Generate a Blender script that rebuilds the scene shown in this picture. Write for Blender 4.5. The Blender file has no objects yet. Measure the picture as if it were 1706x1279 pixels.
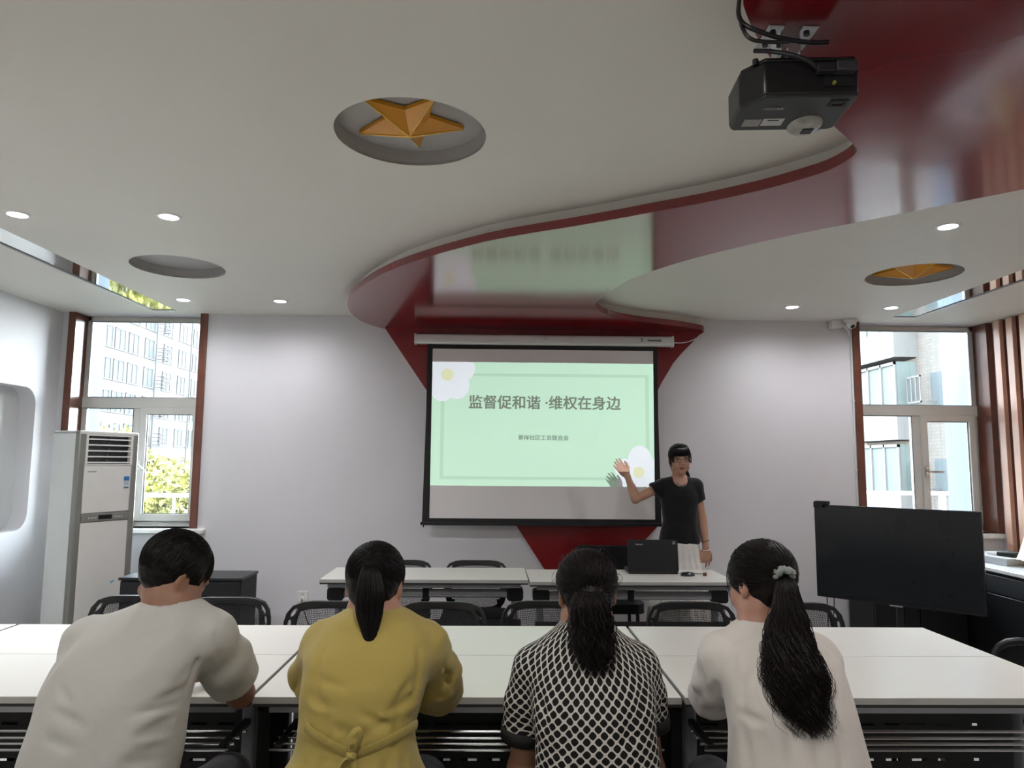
import bpy, bmesh, math, random
import numpy as np
from mathutils import Vector, Matrix, geometry
random.seed(7); np.random.seed(7)
S = bpy.context.scene
C = S.collection

# ------------------------------------------------------------ camera, world, light, exposure
cam_d = bpy.data.cameras.new('camera'); cam = bpy.data.objects.new('camera', cam_d); C.objects.link(cam)
cam_d.sensor_fit = 'HORIZONTAL'; cam_d.sensor_width = 36.0; cam_d.lens = 36.0 * 1200 / 1706
cam_d.clip_start = 0.05; cam_d.clip_end = 500
_p, _y, _r = math.radians(6.14), math.radians(1.15), math.radians(.475)
_f = Vector((math.sin(_y) * math.cos(_p), math.cos(_y) * math.cos(_p), math.sin(_p)))
_r0 = Vector((math.cos(_y), -math.sin(_y), 0)); _u0 = _r0.cross(_f)
_rr = math.cos(_r) * _r0 + math.sin(_r) * _u0; _uu = -math.sin(_r) * _r0 + math.cos(_r) * _u0
cam.matrix_world = Matrix(((_rr.x, _uu.x, -_f.x, 0), (_rr.y, _uu.y, -_f.y, 0), (_rr.z, _uu.z, -_f.z, 1.5), (0, 0, 0, 1)))
S.camera = cam

S.view_settings.view_transform = 'Standard'; S.view_settings.look = 'None'
S.view_settings.gamma = 1.0; S.view_settings.use_curve_mapping = False
S.view_settings.exposure = 2.1
S.cycles.max_bounces = 8; S.cycles.diffuse_bounces = 5; S.cycles.glossy_bounces = 4
S.cycles.transparent_max_bounces = 12; S.cycles.transmission_bounces = 6
S.cycles.caustics_reflective = False; S.cycles.caustics_refractive = False
S.cycles.sample_clamp_indirect = 6.0
S.cycles.use_light_tree = False

w = bpy.data.worlds.new('sky'); S.world = w; w.use_nodes = True
nt = w.node_tree; nt.nodes.clear()
wo = nt.nodes.new('ShaderNodeOutputWorld'); bg = nt.nodes.new('ShaderNodeBackground')
tc = nt.nodes.new('ShaderNodeTexCoord'); sx = nt.nodes.new('ShaderNodeSeparateXYZ'); cr = nt.nodes.new('ShaderNodeValToRGB')
nt.links.new(tc.outputs['Generated'], sx.inputs[0]); nt.links.new(sx.outputs['Z'], cr.inputs[0])
cr.color_ramp.elements[0].position = 0.0; cr.color_ramp.elements[0].color = (.95, .97, 1, 1)
cr.color_ramp.elements[1].position = .7; cr.color_ramp.elements[1].color = (.72, .86, 1, 1)
nt.links.new(cr.outputs[0], bg.inputs[0]); bg.inputs[1].default_value = 9.0
nt.links.new(bg.outputs[0], wo.inputs[0])

def area(name, loc, rot, sx_, sy_, power, col=(1, 1, 1), portal=False, shape='RECTANGLE'):
    d = bpy.data.lights.new(name, 'AREA'); d.shape = shape; d.size = sx_
    if shape == 'RECTANGLE': d.size_y = sy_
    d.energy = power; d.color = col
    if portal: d.cycles.is_portal = True
    o = bpy.data.objects.new(name, d); C.objects.link(o); o.location = loc; o.rotation_euler = rot
    return o
# daylight portals in the two window openings
area('window_light_portal', (-3.10, 6.62, 1.85), (math.radians(-90), 0, 0), 1.2, 2.0, 1, portal=True)
area('window_light_portal', (3.74, 6.62, 1.85), (math.radians(-90), 0, 0), 1.3, 2.0, 1, portal=True)
# hazy sun from behind the camera side falling on the houses outside
sd = bpy.data.lights.new('sun', 'SUN'); sd.energy = 2.0; sd.angle = .05; sd.color = (1, .95, .86)
so = bpy.data.objects.new('sun', sd); C.objects.link(so); so.rotation_euler = (math.radians(50), 0, math.radians(-50))
# ceiling lamps further back in the room, over and behind the photographer
for lx in (-2.2, 0.0, 2.2):
    area('ceiling_lamp_light', (lx, -1.3, 2.70), (0, 0, 0), .9, .5, 5.5, (1, .97, .92))
    area('ceiling_lamp_light', (lx, 1.4, 2.60) if lx == 2.2 else (lx, .9, 2.70), (0, 0, 0), .15, .15, 3.5, (1, .97, .92))

# ------------------------------------------------------------ helpers
def srgb(h):
    if isinstance(h, (tuple, list)): v = [c / 255 for c in h]
    else: v = [int(h[i:i + 2], 16) / 255 for i in (0, 2, 4)]
    return tuple(((c / 12.92) if c <= .04045 else ((c + .055) / 1.055) ** 2.4) for c in v)

def M(name, col, rough=.5, metal=0.0, var=.05, scale=8.0, bump=0.0, bscale=60.0, spec=.5, coat=0.0, emit=0.0, alpha=1.0, sheen=0.0):
    m = bpy.data.materials.new(name); m.use_nodes = True; n = m.node_tree; b = n.nodes['Principled BSDF']
    c = srgb(col)
    t = n.nodes.new('ShaderNodeTexCoord'); ns = n.nodes.new('ShaderNodeTexNoise'); ns.inputs['Scale'].default_value = scale
    ns.inputs['Detail'].default_value = 3
    n.links.new(t.outputs['Object'], ns.inputs['Vector'])
    r = n.nodes.new('ShaderNodeValToRGB')
    r.color_ramp.elements[0].position = .3; r.color_ramp.elements[1].position = .7
    r.color_ramp.elements[0].color = tuple(x * (1 - var) for x in c) + (1,)
    r.color_ramp.elements[1].color = tuple(min(1, x * (1 + var)) for x in c) + (1,)
    n.links.new(ns.outputs['Fac'], r.inputs[0]); n.links.new(r.outputs[0], b.inputs['Base Color'])
    b.inputs['Roughness'].default_value = rough; b.inputs['Metallic'].default_value = metal
    b.inputs['Specular IOR Level'].default_value = spec
    if coat: b.inputs['Coat Weight'].default_value = coat; b.inputs['Coat Roughness'].default_value = .08
    if sheen: b.inputs['Sheen Weight'].default_value = sheen
    if emit: n.links.new(r.outputs[0], b.inputs['Emission Color']); b.inputs['Emission Strength'].default_value = emit
    if alpha < 1: b.inputs['Alpha'].default_value = alpha
    if bump:
        bn = n.nodes.new('ShaderNodeBump'); bt = n.nodes.new('ShaderNodeTexNoise'); bt.inputs['Scale'].default_value = bscale
        bt.inputs['Detail'].default_value = 4
        n.links.new(t.outputs['Object'], bt.inputs['Vector']); n.links.new(bt.outputs['Fac'], bn.inputs['Height'])
        bn.inputs['Strength'].default_value = bump; bn.inputs['Distance'].default_value = .01
        n.links.new(bn.outputs[0], b.inputs['Normal'])
    return m

def glass_mat(name, tint=(.96, .98, .98), refl=.08, rough=0.0):
    m = bpy.data.materials.new(name); m.use_nodes = True; n = m.node_tree; n.nodes.clear()
    o = n.nodes.new('ShaderNodeOutputMaterial'); t = n.nodes.new('ShaderNodeBsdfTransparent'); g = n.nodes.new('ShaderNodeBsdfGlossy')
    x = n.nodes.new('ShaderNodeMixShader'); f = n.nodes.new('ShaderNodeFresnel'); f.inputs[0].default_value = 1.35
    t.inputs[0].default_value = tint + (1,); g.inputs['Roughness'].default_value = rough
    n.links.new(f.outputs[0], x.inputs[0]); n.links.new(t.outputs[0], x.inputs[1]); n.links.new(g.outputs[0], x.inputs[2])
    n.links.new(x.outputs[0], o.inputs[0]); return m

def loop_area(p): return sum(p[i][0] * p[(i + 1) % len(p)][1] - p[(i + 1) % len(p)][0] * p[i][1] for i in range(len(p))) / 2

class MB:
    def __init__(s): s.v = []; s.f = []
    def add(s, vs, fs, mt=None):
        k = len(s.v)
        for p in vs:
            p = Vector(p); s.v.append(tuple(mt @ p) if mt else tuple(p))
        s.f += [tuple(i + k for i in f) for f in fs]; return s
    def box(s, x0, x1, y0, y1, z0, z1, mt=None):
        return s.add([(x0, y0, z0), (x1, y0, z0), (x1, y1, z0), (x0, y1, z0), (x0, y0, z1), (x1, y0, z1), (x1, y1, z1), (x0, y1, z1)],
                     [(0, 3, 2, 1), (4, 5, 6, 7), (0, 1, 5, 4), (1, 2, 6, 5), (2, 3, 7, 6), (3, 0, 4, 7)], mt)
    def tube(s, pts, r, n=10, closed=False, cap=True, mt=None, flat=1.0):
        pts = [Vector(p) for p in pts]; m = len(pts); vs = []; fs = []
        rad = r if isinstance(r, (list, tuple)) else [r] * m
        up = None
        for i, p in enumerate(pts):
            if closed: t = pts[(i + 1) % m] - pts[i - 1]
            else: t = pts[min(i + 1, m - 1)] - pts[max(i - 1, 0)]
            if t.length < 1e-9: t = Vector((0, 0, 1))
            t.normalize()
            if up is None: up = Vector((0, 0, 1)) if abs(t.z) < .9 else Vector((0, 1, 0))
            a = t.cross(up)
            if a.length < 1e-4: a = t.cross(Vector((1, 0, 0)))
            a.normalize(); b = a.cross(t).normalized(); up = b
            for j in range(n):
                q = 2 * math.pi * j / n
                vs.append(p + a * (math.cos(q) * rad[i]) + b * (math.sin(q) * rad[i] * flat))
        L = m if closed else m - 1
        for i in range(L):
            for j in range(n):
                a0 = i * n + j; a1 = i * n + (j + 1) % n; b0 = ((i + 1) % m) * n + j; b1 = ((i + 1) % m) * n + (j + 1) % n
                fs.append((a0, b0, b1, a1))
        if cap and not closed:
            fs.append(tuple(range(n))); fs.append(tuple(reversed(range((m - 1) * n, m * n))))
        return s.add(vs, fs, mt)
    def cyl(s, p0, p1, r0, r1=None, n=20, mt=None): return s.tube([p0, p1], [r0, r0 if r1 is None else r1], n, mt=mt)
    def lathe(s, prof, n=24, mt=None, cap=False):
        vs = []; fs = []
        for (r, z) in prof:
            for j in range(n):
                q = 2 * math.pi * j / n; vs.append((r * math.cos(q), r * math.sin(q), z))
        for i in range(len(prof) - 1):
            for j in range(n):
                fs.append((i * n + j, i * n + (j + 1) % n, (i + 1) * n + (j + 1) % n, (i + 1) * n + j))
        if cap: fs.append(tuple(reversed(range(n)))); fs.append(tuple(range((len(prof) - 1) * n, len(prof) * n)))
        return s.add(vs, fs, mt)
    def prism(s, outline, holes, z0, z1, mt=None):
        loops = [outline if loop_area(outline) > 0 else outline[::-1]] + [h if loop_area(h) < 0 else h[::-1] for h in holes]
        pts = []; edges = []
        for L in loops:
            k = len(pts); pts += [Vector(p) for p in L]; edges += [(k + i, k + (i + 1) % len(L)) for i in range(len(L))]
        r = geometry.delaunay_2d_cdt(pts, edges, [], 0, 1e-6)
        co, fc = r[0], r[2]
        def inside(p, L):
            c = False; x, y = p; j = len(L) - 1
            for i in range(len(L)):
                if (L[i][1] > y) != (L[j][1] > y) and x < (L[j][0] - L[i][0]) * (y - L[i][1]) / (L[j][1] - L[i][1]) + L[i][0]: c = not c
                j = i
            return c
        keep = []
        for f in fc:
            c = sum((co[i] for i in f), Vector((0, 0))) / len(f)
            if inside(c, loops[0]) and not any(inside(c, L) for L in loops[1:]): keep.append(f)
        n = len(co)
        vs = [(p.x, p.y, z0) for p in co] + [(p.x, p.y, z1) for p in co]
        fs = [tuple(reversed(f)) for f in keep] + [tuple(i + n for i in f) for f in keep]
        s.add(vs, fs, mt)
        for L in loops:
            m = len(L)
            s.add([(p[0], p[1], z0) for p in L] + [(p[0], p[1], z1) for p in L],
                  [(i, (i + 1) % m, m + (i + 1) % m, m + i) for i in range(m)], mt)
        return s
    def build(s, name, mat, parent=None, bevel=0, smooth=35, loc=None):
        me = bpy.data.meshes.new(name); me.from_pydata(s.v, [], s.f); me.validate(); me.update()
        bm = bmesh.new(); bm.from_mesh(me); bmesh.ops.remove_doubles(bm, verts=bm.verts, dist=1e-5); bm.to_mesh(me); bm.free()
        if smooth: me.shade_smooth(); me.set_sharp_from_angle(angle=math.radians(smooth))
        o = bpy.data.objects.new(name, me); C.objects.link(o)
        if mat: me.materials.append(mat)
        if parent: o.parent = parent
        if loc: o.location = loc
        if bevel:
            b = o.modifiers.new('bevel', 'BEVEL'); b.width = bevel; b.segments = 2; b.limit_method = 'ANGLE'; b.angle_limit = math.radians(40)
        return o

def tag(o, label=None, cat=None, group=None, kind=None):
    if label: o['label'] = label
    if cat: o['category'] = cat
    if group: o['group'] = group
    if kind: o['kind'] = kind
    return o
def T(name, label, cat, loc=(0, 0, 0), rz=0.0, group=None):
    o = bpy.data.objects.new(name, None); C.objects.link(o); o.location = loc; o.rotation_euler = (0, 0, rz)
    o.empty_display_size = .1
    return tag(o, label, cat, group)
def copy_tree(o, parent=None):
    c = o.copy(); C.objects.link(c)
    if parent: c.parent = parent; c.matrix_parent_inverse = o.matrix_parent_inverse.copy()
    for ch in list(o.children): copy_tree(ch, c)
    return c
def struct(o, label=None, cat=None): return tag(o, label, cat, kind='structure')
def rrect(x0, x1, y0, y1, r, n=6):
    p = []
    for cx, cy, a in ((x1 - r, y0 + r, -90), (x1 - r, y1 - r, 0), (x0 + r, y1 - r, 90), (x0 + r, y0 + r, 180)):
        for i in range(n + 1):
            q = math.radians(a + 90 * i / n); p.append((cx + r * math.cos(q), cy + r * math.sin(q)))
    return p
def circ(cx, cy, r, n=48, ry=None, rot=0):
    ry = ry or r; o = []
    for i in range(n):
        q = 2 * math.pi * i / n; x = r * math.cos(q); y = ry * math.sin(q)
        o.append((cx + x * math.cos(rot) - y * math.sin(rot), cy + x * math.sin(rot) + y * math.cos(rot)))
    return o
def smooth_line(p, it=2, closed=False):
    p = [tuple(q) for q in p]
    for _ in range(it):
        o = []; n = len(p)
        if not closed: o.append(p[0])
        for i in range(n if closed else n - 1):
            a = p[i]; b = p[(i + 1) % n]
            o.append(tuple(a[k] * .75 + b[k] * .25 for k in range(len(a)))); o.append(tuple(a[k] * .25 + b[k] * .75 for k in range(len(a))))
        if not closed: o.append(p[-1])
        p = o
    return p
def font(name, txt, size, mat, loc, rot, parent, bold=0.0, ext=.0006, align='CENTER'):
    c = bpy.data.curves.new(name, 'FONT'); c.body = txt; c.size = size; c.align_x = align; c.align_y = 'CENTER'; c.extrude = ext
    c.materials.append(mat)
    t = bpy.data.objects.new(name, c); C.objects.link(t); bpy.context.view_layer.update()
    me = bpy.data.meshes.new_from_object(t.evaluated_get(bpy.context.evaluated_depsgraph_get())); bpy.data.objects.remove(t)
    if bold:
        bm = bmesh.new()
        for dx, dy in ((-bold, 0), (bold, 0), (0, bold * .7), (0, -bold * .7)):
            k = me.copy(); k.transform(Matrix.Translation((dx, dy, random.uniform(0, .0002)))); bm.from_mesh(k)
        bm.to_mesh(me); bm.free()
    o = bpy.data.objects.new(name, me); C.objects.link(o); o.location = loc; o.rotation_euler = rot; o.parent = parent
    return o
XZ = Matrix(((1, 0, 0, 0), (0, 0, -1, 0), (0, 1, 0, 0), (0, 0, 0, 1)))     # prism in the x-z plane, thickness along -y

# ------------------------------------------------------------ materials
m_wall = M('wall_paint', 'd2d1d3', .6, var=.015, scale=2, bump=.05, bscale=200)
m_ceil = M('ceiling_paint', 'dbd9d1', .6, var=.015, scale=2, bump=.04, bscale=150)
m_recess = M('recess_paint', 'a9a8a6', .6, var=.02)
m_red = M('red_lacquer', '74131a', .16, var=.05, scale=1.5, bump=.012, bscale=14, spec=.75, coat=.35)
m_redwall = M('red_board_paint', '7c1218', .3, var=.03, scale=2, spec=.5)
m_floor = M('floor_tile', 'b5b3ae', .22, var=.05, scale=1.5)
m_brown = M('brown_wood_trim', '6b4235', .25, var=.15, scale=6)
m_pvc = M('window_pvc', 'c6c6c0', .35, var=.02)
m_gasket = M('black_gasket', '22272a', .5)
m_stone = M('white_sill_stone', 'dededb', .3, var=.03)
m_glass = glass_mat('clear_glass')
m_gold = M('gold_paint', 'd9940f', .3, var=.06, scale=5, spec=.6, coat=.3)
m_mirror = M('mirror_strip', 'd8dad6', .04, metal=1.0, var=.01)
m_alum = M('aluminium', '9b9da0', .35, metal=.6, var=.03)
m_black = M('black_plastic', '0e0f11', .4, var=.1)
m_blackmatte = M('black_matte', '0a0b0c', .6, var=.1)
m_blackgloss = M('black_gloss', '0b0d10', .12, var=.05)
m_white = M('white_plastic', 'd9dad7', .35, var=.02)
m_top = M('white_laminate', 'dddcd4', .28, var=.012, scale=3, spec=.6)
m_edge = M('laminate_edge', 'a5a5a0', .4, var=.03)
m_dark_edge = M('dark_edge_band', '23221f', .5)
m_chrome = M('chrome', 'c8cacc', .12, metal=1.0, var=.01)
m_grey = M('grey_paint', '8b8f96', .4, var=.04)
m_lamp = M('lamp_diffuser', 'fbf8ff', .4, var=.0, emit=9.0)

# ------------------------------------------------------------ room shell
CH = 2.75; YB = 6.2; XL = -3.75; XR = 4.36; YR = -2.6
star_c = (-.345, 2.67); dim_c = (-2.105, 4.67); gold_c = (2.75, 4.62); RC = .29
ceil_holes = [circ(*star_c, RC, 64), circ(*dim_c, RC, 64), circ(*gold_c, RC, 64)]
ls = (-2.92, -2.735); rs = (3.36, 3.545)
ceil_holes += [[(ls[0], -1.5), (ls[1], -1.5), (ls[1], 6.06), (ls[0], 6.06)], [(rs[0], -1.5), (rs[1], -1.5), (rs[1], 5.97), (rs[0], 5.97)]]
ceil = MB().prism([(XL, YR), (XR, YR), (XR, YB), (XL, YB)], ceil_holes, CH, CH + .012).build('ceiling', m_ceil, smooth=0)
struct(ceil, 'white painted ceiling with round recesses', 'ceiling')
for c in (star_c, dim_c, gold_c):
    b = MB(); n = 64; k = circ(*c, RC, n); dp = .065
    b.add([(x, y, CH) for x, y in k] + [(x, y, CH + dp) for x, y in k] + [(c[0], c[1], CH + dp)],
          [(i, n + i, n + (i + 1) % n, (i + 1) % n) for i in range(n)] + [(n + i, 2 * n, n + (i + 1) % n) for i in range(n)])
    b.build('ceiling_recess', m_recess, ceil)
MB().box(XL - .3, XR + .3, YR - .3, YB + .2, CH + .14, CH + .3).build('ceiling_slab', m_ceil, ceil, smooth=0)
for nm, (a, b_), y1 in (('left', ls, 6.06), ('right', rs, 5.97)):
    e = T('ceiling_mirror_strip', f'long recessed mirror strip in the ceiling along the {nm} wall', 'mirror strip', ((a + b_) / 2, 2.3, CH))
    hw = (b_ - a) / 2
    MB().box(-hw, hw, -3.8, y1 - 2.3, .001, .006).build('mirror', m_mirror, e)
    f = MB(); sgn = -1 if nm == 'left' else 1
    f.box(*sorted((sgn * hw, sgn * (hw + .018))), -3.8, y1 - 2.3 + .012, -.004, .010)
    f.box(-hw, hw, y1 - 2.3 - .012, y1 - 2.3 + .012, -.004, .010)
    f.build('frame', m_alum, e)

MB().box(XL - .3, XR + .3, YR - .3, YB + .25, -.1, 0).build('floor', m_floor, smooth=0); struct(bpy.data.objects['floor'], 'pale grey tiled floor', 'floor')
w1 = (-3.645, -2.56); w2 = (3.165, 4.315); SZ = .92
wb = MB().prism([(XL - .3, 0), (XR + .3, 0), (XR + .3, CH + .13), (XL - .3, CH + .13)],
                [[(w1[0], SZ), (w1[1], SZ), (w1[1], CH), (w1[0], CH)], [(w2[0], SZ), (w2[1], SZ), (w2[1], CH), (w2[0], CH)]], -YB - .24, -YB,
                Matrix(((1, 0, 0, 0), (0, 0, -1, 0), (0, 1, 0, 0), (0, 0, 0, 1))))
struct(wb.build('wall_back', m_wall, smooth=0), 'white front wall behind the projection screen', 'wall')
# left wall with rounded niche
YZ = Matrix(((0, 0, 1, 0), (1, 0, 0, 0), (0, 1, 0, 0), (0, 0, 0, 1)))
wl = MB().prism([(YR, 0), (YB, 0), (YB, CH + .13), (YR, CH + .13)], [rrect(4.1, 5.915, .93, 2.06, .14, 8)], XL - .14, XL, YZ)
wlo = struct(wl.build('wall_left', m_wall, smooth=30), 'white left wall with a rounded niche', 'wall')
MB().box(XL - .16, XL - .13, 3.9, 6.1, .8, 2.2).build('niche_back', M('niche_paint', 'bdbcbb', .5, var=.02), wlo, smooth=0)
struct(MB().box(XR, XR + .2, YR, YB, 0, CH + .13).build('wall_right', m_wall, smooth=0), 'white right wall behind wooden slats', 'wall')
struct(MB().box(XL - .3, XR + .3, YR - .2, YR, 0, CH + .13).build('wall_rear', m_wall, smooth=0), 'white rear wall behind the photographer', 'wall')

# ------------------------------------------------------------ windows
def window(name, x0, x1, mull, side, label):
    root = T(name, label, 'window', (0, 0, 0)); root['kind'] = 'structure'
    y0, y1 = YB + .17, YB + .22; zt = CH - .0
    fr = MB(); t = .045
    fr.box(x0, x0 + t, y0, y1, SZ, zt); fr.box(x1 - t, x1, y0, y1, SZ, zt)
    fr.box(x0, x1, y0, y1, zt - t, zt); fr.box(x0, x1, y0, y1, SZ, SZ + .06)
    fr.box(x0, x1, y0 - .01, y1, 1.935, 2.03); fr.box(mull - .035, mull + .035, y0, y1, SZ, 1.94)
    fr.build('window_frame', m_pvc, root, bevel=.004)
    sa, sb = mull + .03, x1 - .04
    sh = MB().prism([(sa, .965), (sb, .965), (sb, 1.945), (sa, 1.945)], [[(sa + .06, 1.025), (sb - .06, 1.025), (sb - .06, 1.885), (sa + .06, 1.885)]], -.03, .015, Matrix.Translation((0, y0 - .01, 0)) @ XZ)
    sash = sh.build('sash', m_pvc, root, bevel=.004)
    hd = MB(); hx = sa + .03 if side else sa + .03
    hd.box(hx - .014, hx + .014, y0 - .045, y0 - .025, 1.40, 1.48); hd.cyl((hx, y0 - .045, 1.44), (hx, y0 - .075, 1.44), .009)
    if side: hd.tube([(hx, y0 - .07, 1.44), (hx + .13, y0 - .07, 1.44)], .009)
    else: hd.tube([(hx, y0 - .07, 1.45), (hx + .07, y0 - .075, 1.39)], .009)
    hd.build('handle', m_chrome if side else m_white, sash)
    g = MB()
    def gs(a, b, c, d): 
        g.box(a, b, y0 + .018, y0 + .024, c, d)
    gs(x0 + t, x1 - t, 2.03, zt - t); gs(x0 + t, mull - .035, SZ + .06, 1.935); gs(sa + .06, sb - .06, 1.025, 1.885)
    g.build('glass_pane', m_glass, root)
    k = MB()
    for a, b, c, d in ((x0 + t, x1 - t, 2.03, zt - t), (x0 + t, mull - .035, SZ + .06, 1.935), (sa + .06, sb - .06, 1.025, 1.885)):
        q = .005; k.prism([(a, c), (b, c), (b, d), (a, d)], [[(a + q, c + q), (b - q, c + q), (b - q, d - q), (a + q, d - q)]], -.008, .0, Matrix.Translation((0, y0 - .0, 0)) @ XZ)
    k.build('gasket', m_gasket, root)
    tr = MB()
    tr.box(x0 - .05, x0, YB - .02, YB, SZ, zt); tr.box(x1, x1 + .05, YB - .02, YB, SZ, zt)
    tr.box(x0 - .0, x0 + .012, YB - .02, y0, SZ, zt); tr.box(x1 - .012, x1, YB - .02, y0, SZ, zt)
    tr.build('wood_jamb', m_brown, root, bevel=.003)
    MB().box(x0 - .1 if side else x0, x1 + (.03 if side else .12), YB - .05, y0, SZ - .045, SZ).build('window_sill', m_stone, root, bevel=.012)
    return root
window('window_1', w1[0], w1[1], -3.15, 0, 'left window in the front wall with brown wood jambs')
window('window_2', w2[0], w2[1], 3.745, 1, 'right window in the front wall with brown wood jambs')

# ------------------------------------------------------------ red ribbon ceiling
near = [(.0, -2.4), (.18, -.6), (.34, .6), (.47, 1.25), (.594, 1.659), (.636, 1.735), (.70, 1.83), (.80, 1.96), (.92, 2.10), (1.03, 2.21), (1.155, 2.337), (1.224, 2.404), (1.281, 2.466), (1.308, 2.502), (1.313, 2.551), (1.304, 2.623), (1.275, 2.7), (1.2, 2.789), (1.119, 2.876), (.988, 2.985), (.868, 3.075), (.704, 3.178), (.568, 3.269), (.382, 3.384), (.131, 3.526), (.026, 3.591), (-.108, 3.687), (-.366, 3.924), (-.586, 4.165), (-.744, 4.39), (-.88, 4.63), (-.999, 4.869), (-1.08, 5.088), (-1.135, 5.341), (-1.154, 5.616), (-1.132, 5.894), (-1.066, 6.08), (-1.0, 6.2)]
ret = [(1.80, 6.2), (1.785, 6.12), (1.675, 6.03), (1.501, 5.91), (1.34, 5.835), (1.151, 5.75), (.957, 5.62), (.836, 5.49), (.74, 5.3), (.700, 5.13), (.708, 5.0), (.727, 4.839), (.765, 4.625), (.814, 4.42), (.915, 4.2), (1.052, 3.97), (1.231, 3.74), (1.399, 3.555), (1.544, 3.411), (1.722, 3.255), (2.174, 2.838), (2.75, 2.30), (3.3, 1.6), (3.7, .8), (3.9, 0), (3.95, -2.4)]
near_s = smooth_line(near, 1); ret_s = smooth_line(ret, 1)
outl = near_s + ret_s
rb = MB().prism(outl, [], 2.64, 2.685).build('ceiling_ribbon', m_red, smooth=30)
struct(rb, 'glossy red curving dropped ceiling panel above the screen', 'ceiling panel')
def inset(p, d):
    o = []; n = len(p); s = 1 if loop_area(p) > 0 else -1
    for i in range(n):
        a = Vector(p[i - 1]); b = Vector(p[(i + 1) % n]); t = (b - a).normalized(); nrm = Vector((-t.y, t.x)) * s
        q = Vector(p[i]) + nrm * d; o.append((min(max(q.x, -3.7), 4.3), min(q.y, 6.2)))
    return o
rs_o = inset(smooth_line(near, 0) + smooth_line(ret, 0), .06)
MB().prism(rs_o, [], 2.685, 2.755).build('riser', m_ceil, rb, smooth=30)
# red board on the wall
bo = [(-.985, 2.645), (-.592, 2.076), (.169, .964), (.399, .618), (.60, .33), (.86, .33), (1.133, .721), (1.231, .821), (1.38, .975), (1.378, 2.107), (1.423, 2.196), (1.475, 2.28), (1.524, 2.361), (1.6, 2.451), (1.712, 2.564), (1.80, 2.645)]
bd = MB().prism(bo, [], 0, .03, Matrix.Translation((0, YB, 0)) @ XZ).build('red_wall_board', m_redwall, smooth=30)
struct(bd, 'red funnel shaped board on the wall behind the screen', 'wall board')

# ------------------------------------------------------------ gold stars in recesses
def star(name, c, tips, ctr, label):
    e = T(name, label, 'ceiling star', (c[0], c[1], CH)); 
    b = MB(); n = 5; z0 = .06; zt = .045; vs = []
    T_ = [Vector((t[0] - c[0], t[1] - c[1])) for t in tips]; cc = Vector((ctr[0] - c[0], ctr[1] - c[1]))
    for i in range(5):
        a = T_[i]; d = T_[(i + 1) % 5]; mid = cc + ((a + d) / 2 - cc) * .50
        vs.append((a.x, a.y, zt)); vs.append((mid.x, mid.y, zt - .0))
    vs.append((cc.x, cc.y, -.02))
    fs = [(i, (i + 1) % 10, 10) for i in range(10)]
    k = len(vs); vs += [(x, y, z0) for x, y, z in vs[:10]]
    fs += [(i, k + i, k + (i + 1) % 10, (i + 1) % 10) for i in range(10)]
    b.add(vs, fs); b.build('star_body', m_gold, e, smooth=0)
    rd = MB()
    for i in range(5):
        a = vs[2 * i]; rd.tube([(cc.x, cc.y, -.022), (a[0], a[1], a[2] - .003)], [.004, .002], 6)
    rd.build('ridge_rib', M('gold_ridge', 'f0c25a', .15, metal=.3), e)
    return e
tp = [(-.492, 2.488), (-.24, 2.479), (-.142, 2.707), (-.332, 2.878), (-.562, 2.76)]
star('ceiling_star', star_c, tp, (-.346, 2.64), 'gold five pointed star in the round ceiling recess near the projector')
a0 = 1.1
tp2 = [(gold_c[0] + .25 * math.cos(a0 - i * 2 * math.pi / 5), gold_c[1] + .25 * math.sin(a0 - i * 2 * math.pi / 5)) for i in range(5)]
star('ceiling_star', gold_c, tp2[::-1], gold_c, 'gold star in the round ceiling recess above the television')

# ------------------------------------------------------------ downlights
DL = [(-2.49, 3.66, 'round ceiling downlight nearest the left edge, beside the mirror strip'), (-1.715, 3.66, 'round ceiling downlight between the gold star and empty round recess'),
      (-2.49, 5.64, 'round ceiling downlight just above the left window'), (-1.73, 5.64, 'round ceiling downlight over the blank white wall left of the screen'),
      (2.36, 3.63, 'round ceiling downlight beside the red ribbon, nearest of the right side ones'), (2.35, 5.62, 'round ceiling downlight over the wall between presenter and right window'),
      (3.143, 5.60, 'round ceiling downlight just above the right window')]
proto = None
for i, (x, y, lb) in enumerate(DL):
    if proto is None:
        e = proto = T('downlight', lb, 'downlight', (x, y, CH), 0, 'ceiling downlights')
        MB().lathe([(.046, -.001), (.047, -.006), (.062, -.004), (.064, .0)], 32).build('trim_ring', m_white, e)
        MB().lathe([(.0005, -.003), (.046, -.003)], 32).build('diffuser', m_lamp, e)
    else:
        e = copy_tree(proto); e.location = (x, y, CH); e['label'] = lb
    d = bpy.data.lights.new('downlight_glow', 'SPOT'); d.energy = 30 if y < 5 else 9; d.spot_size = math.radians(168); d.spot_blend = 1; d.shadow_soft_size = .05; d.color = (.96, .95, 1)
    lo = bpy.data.objects.new('downlight_glow', d); C.objects.link(lo); lo.location = (x, y, CH - .012)

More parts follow.
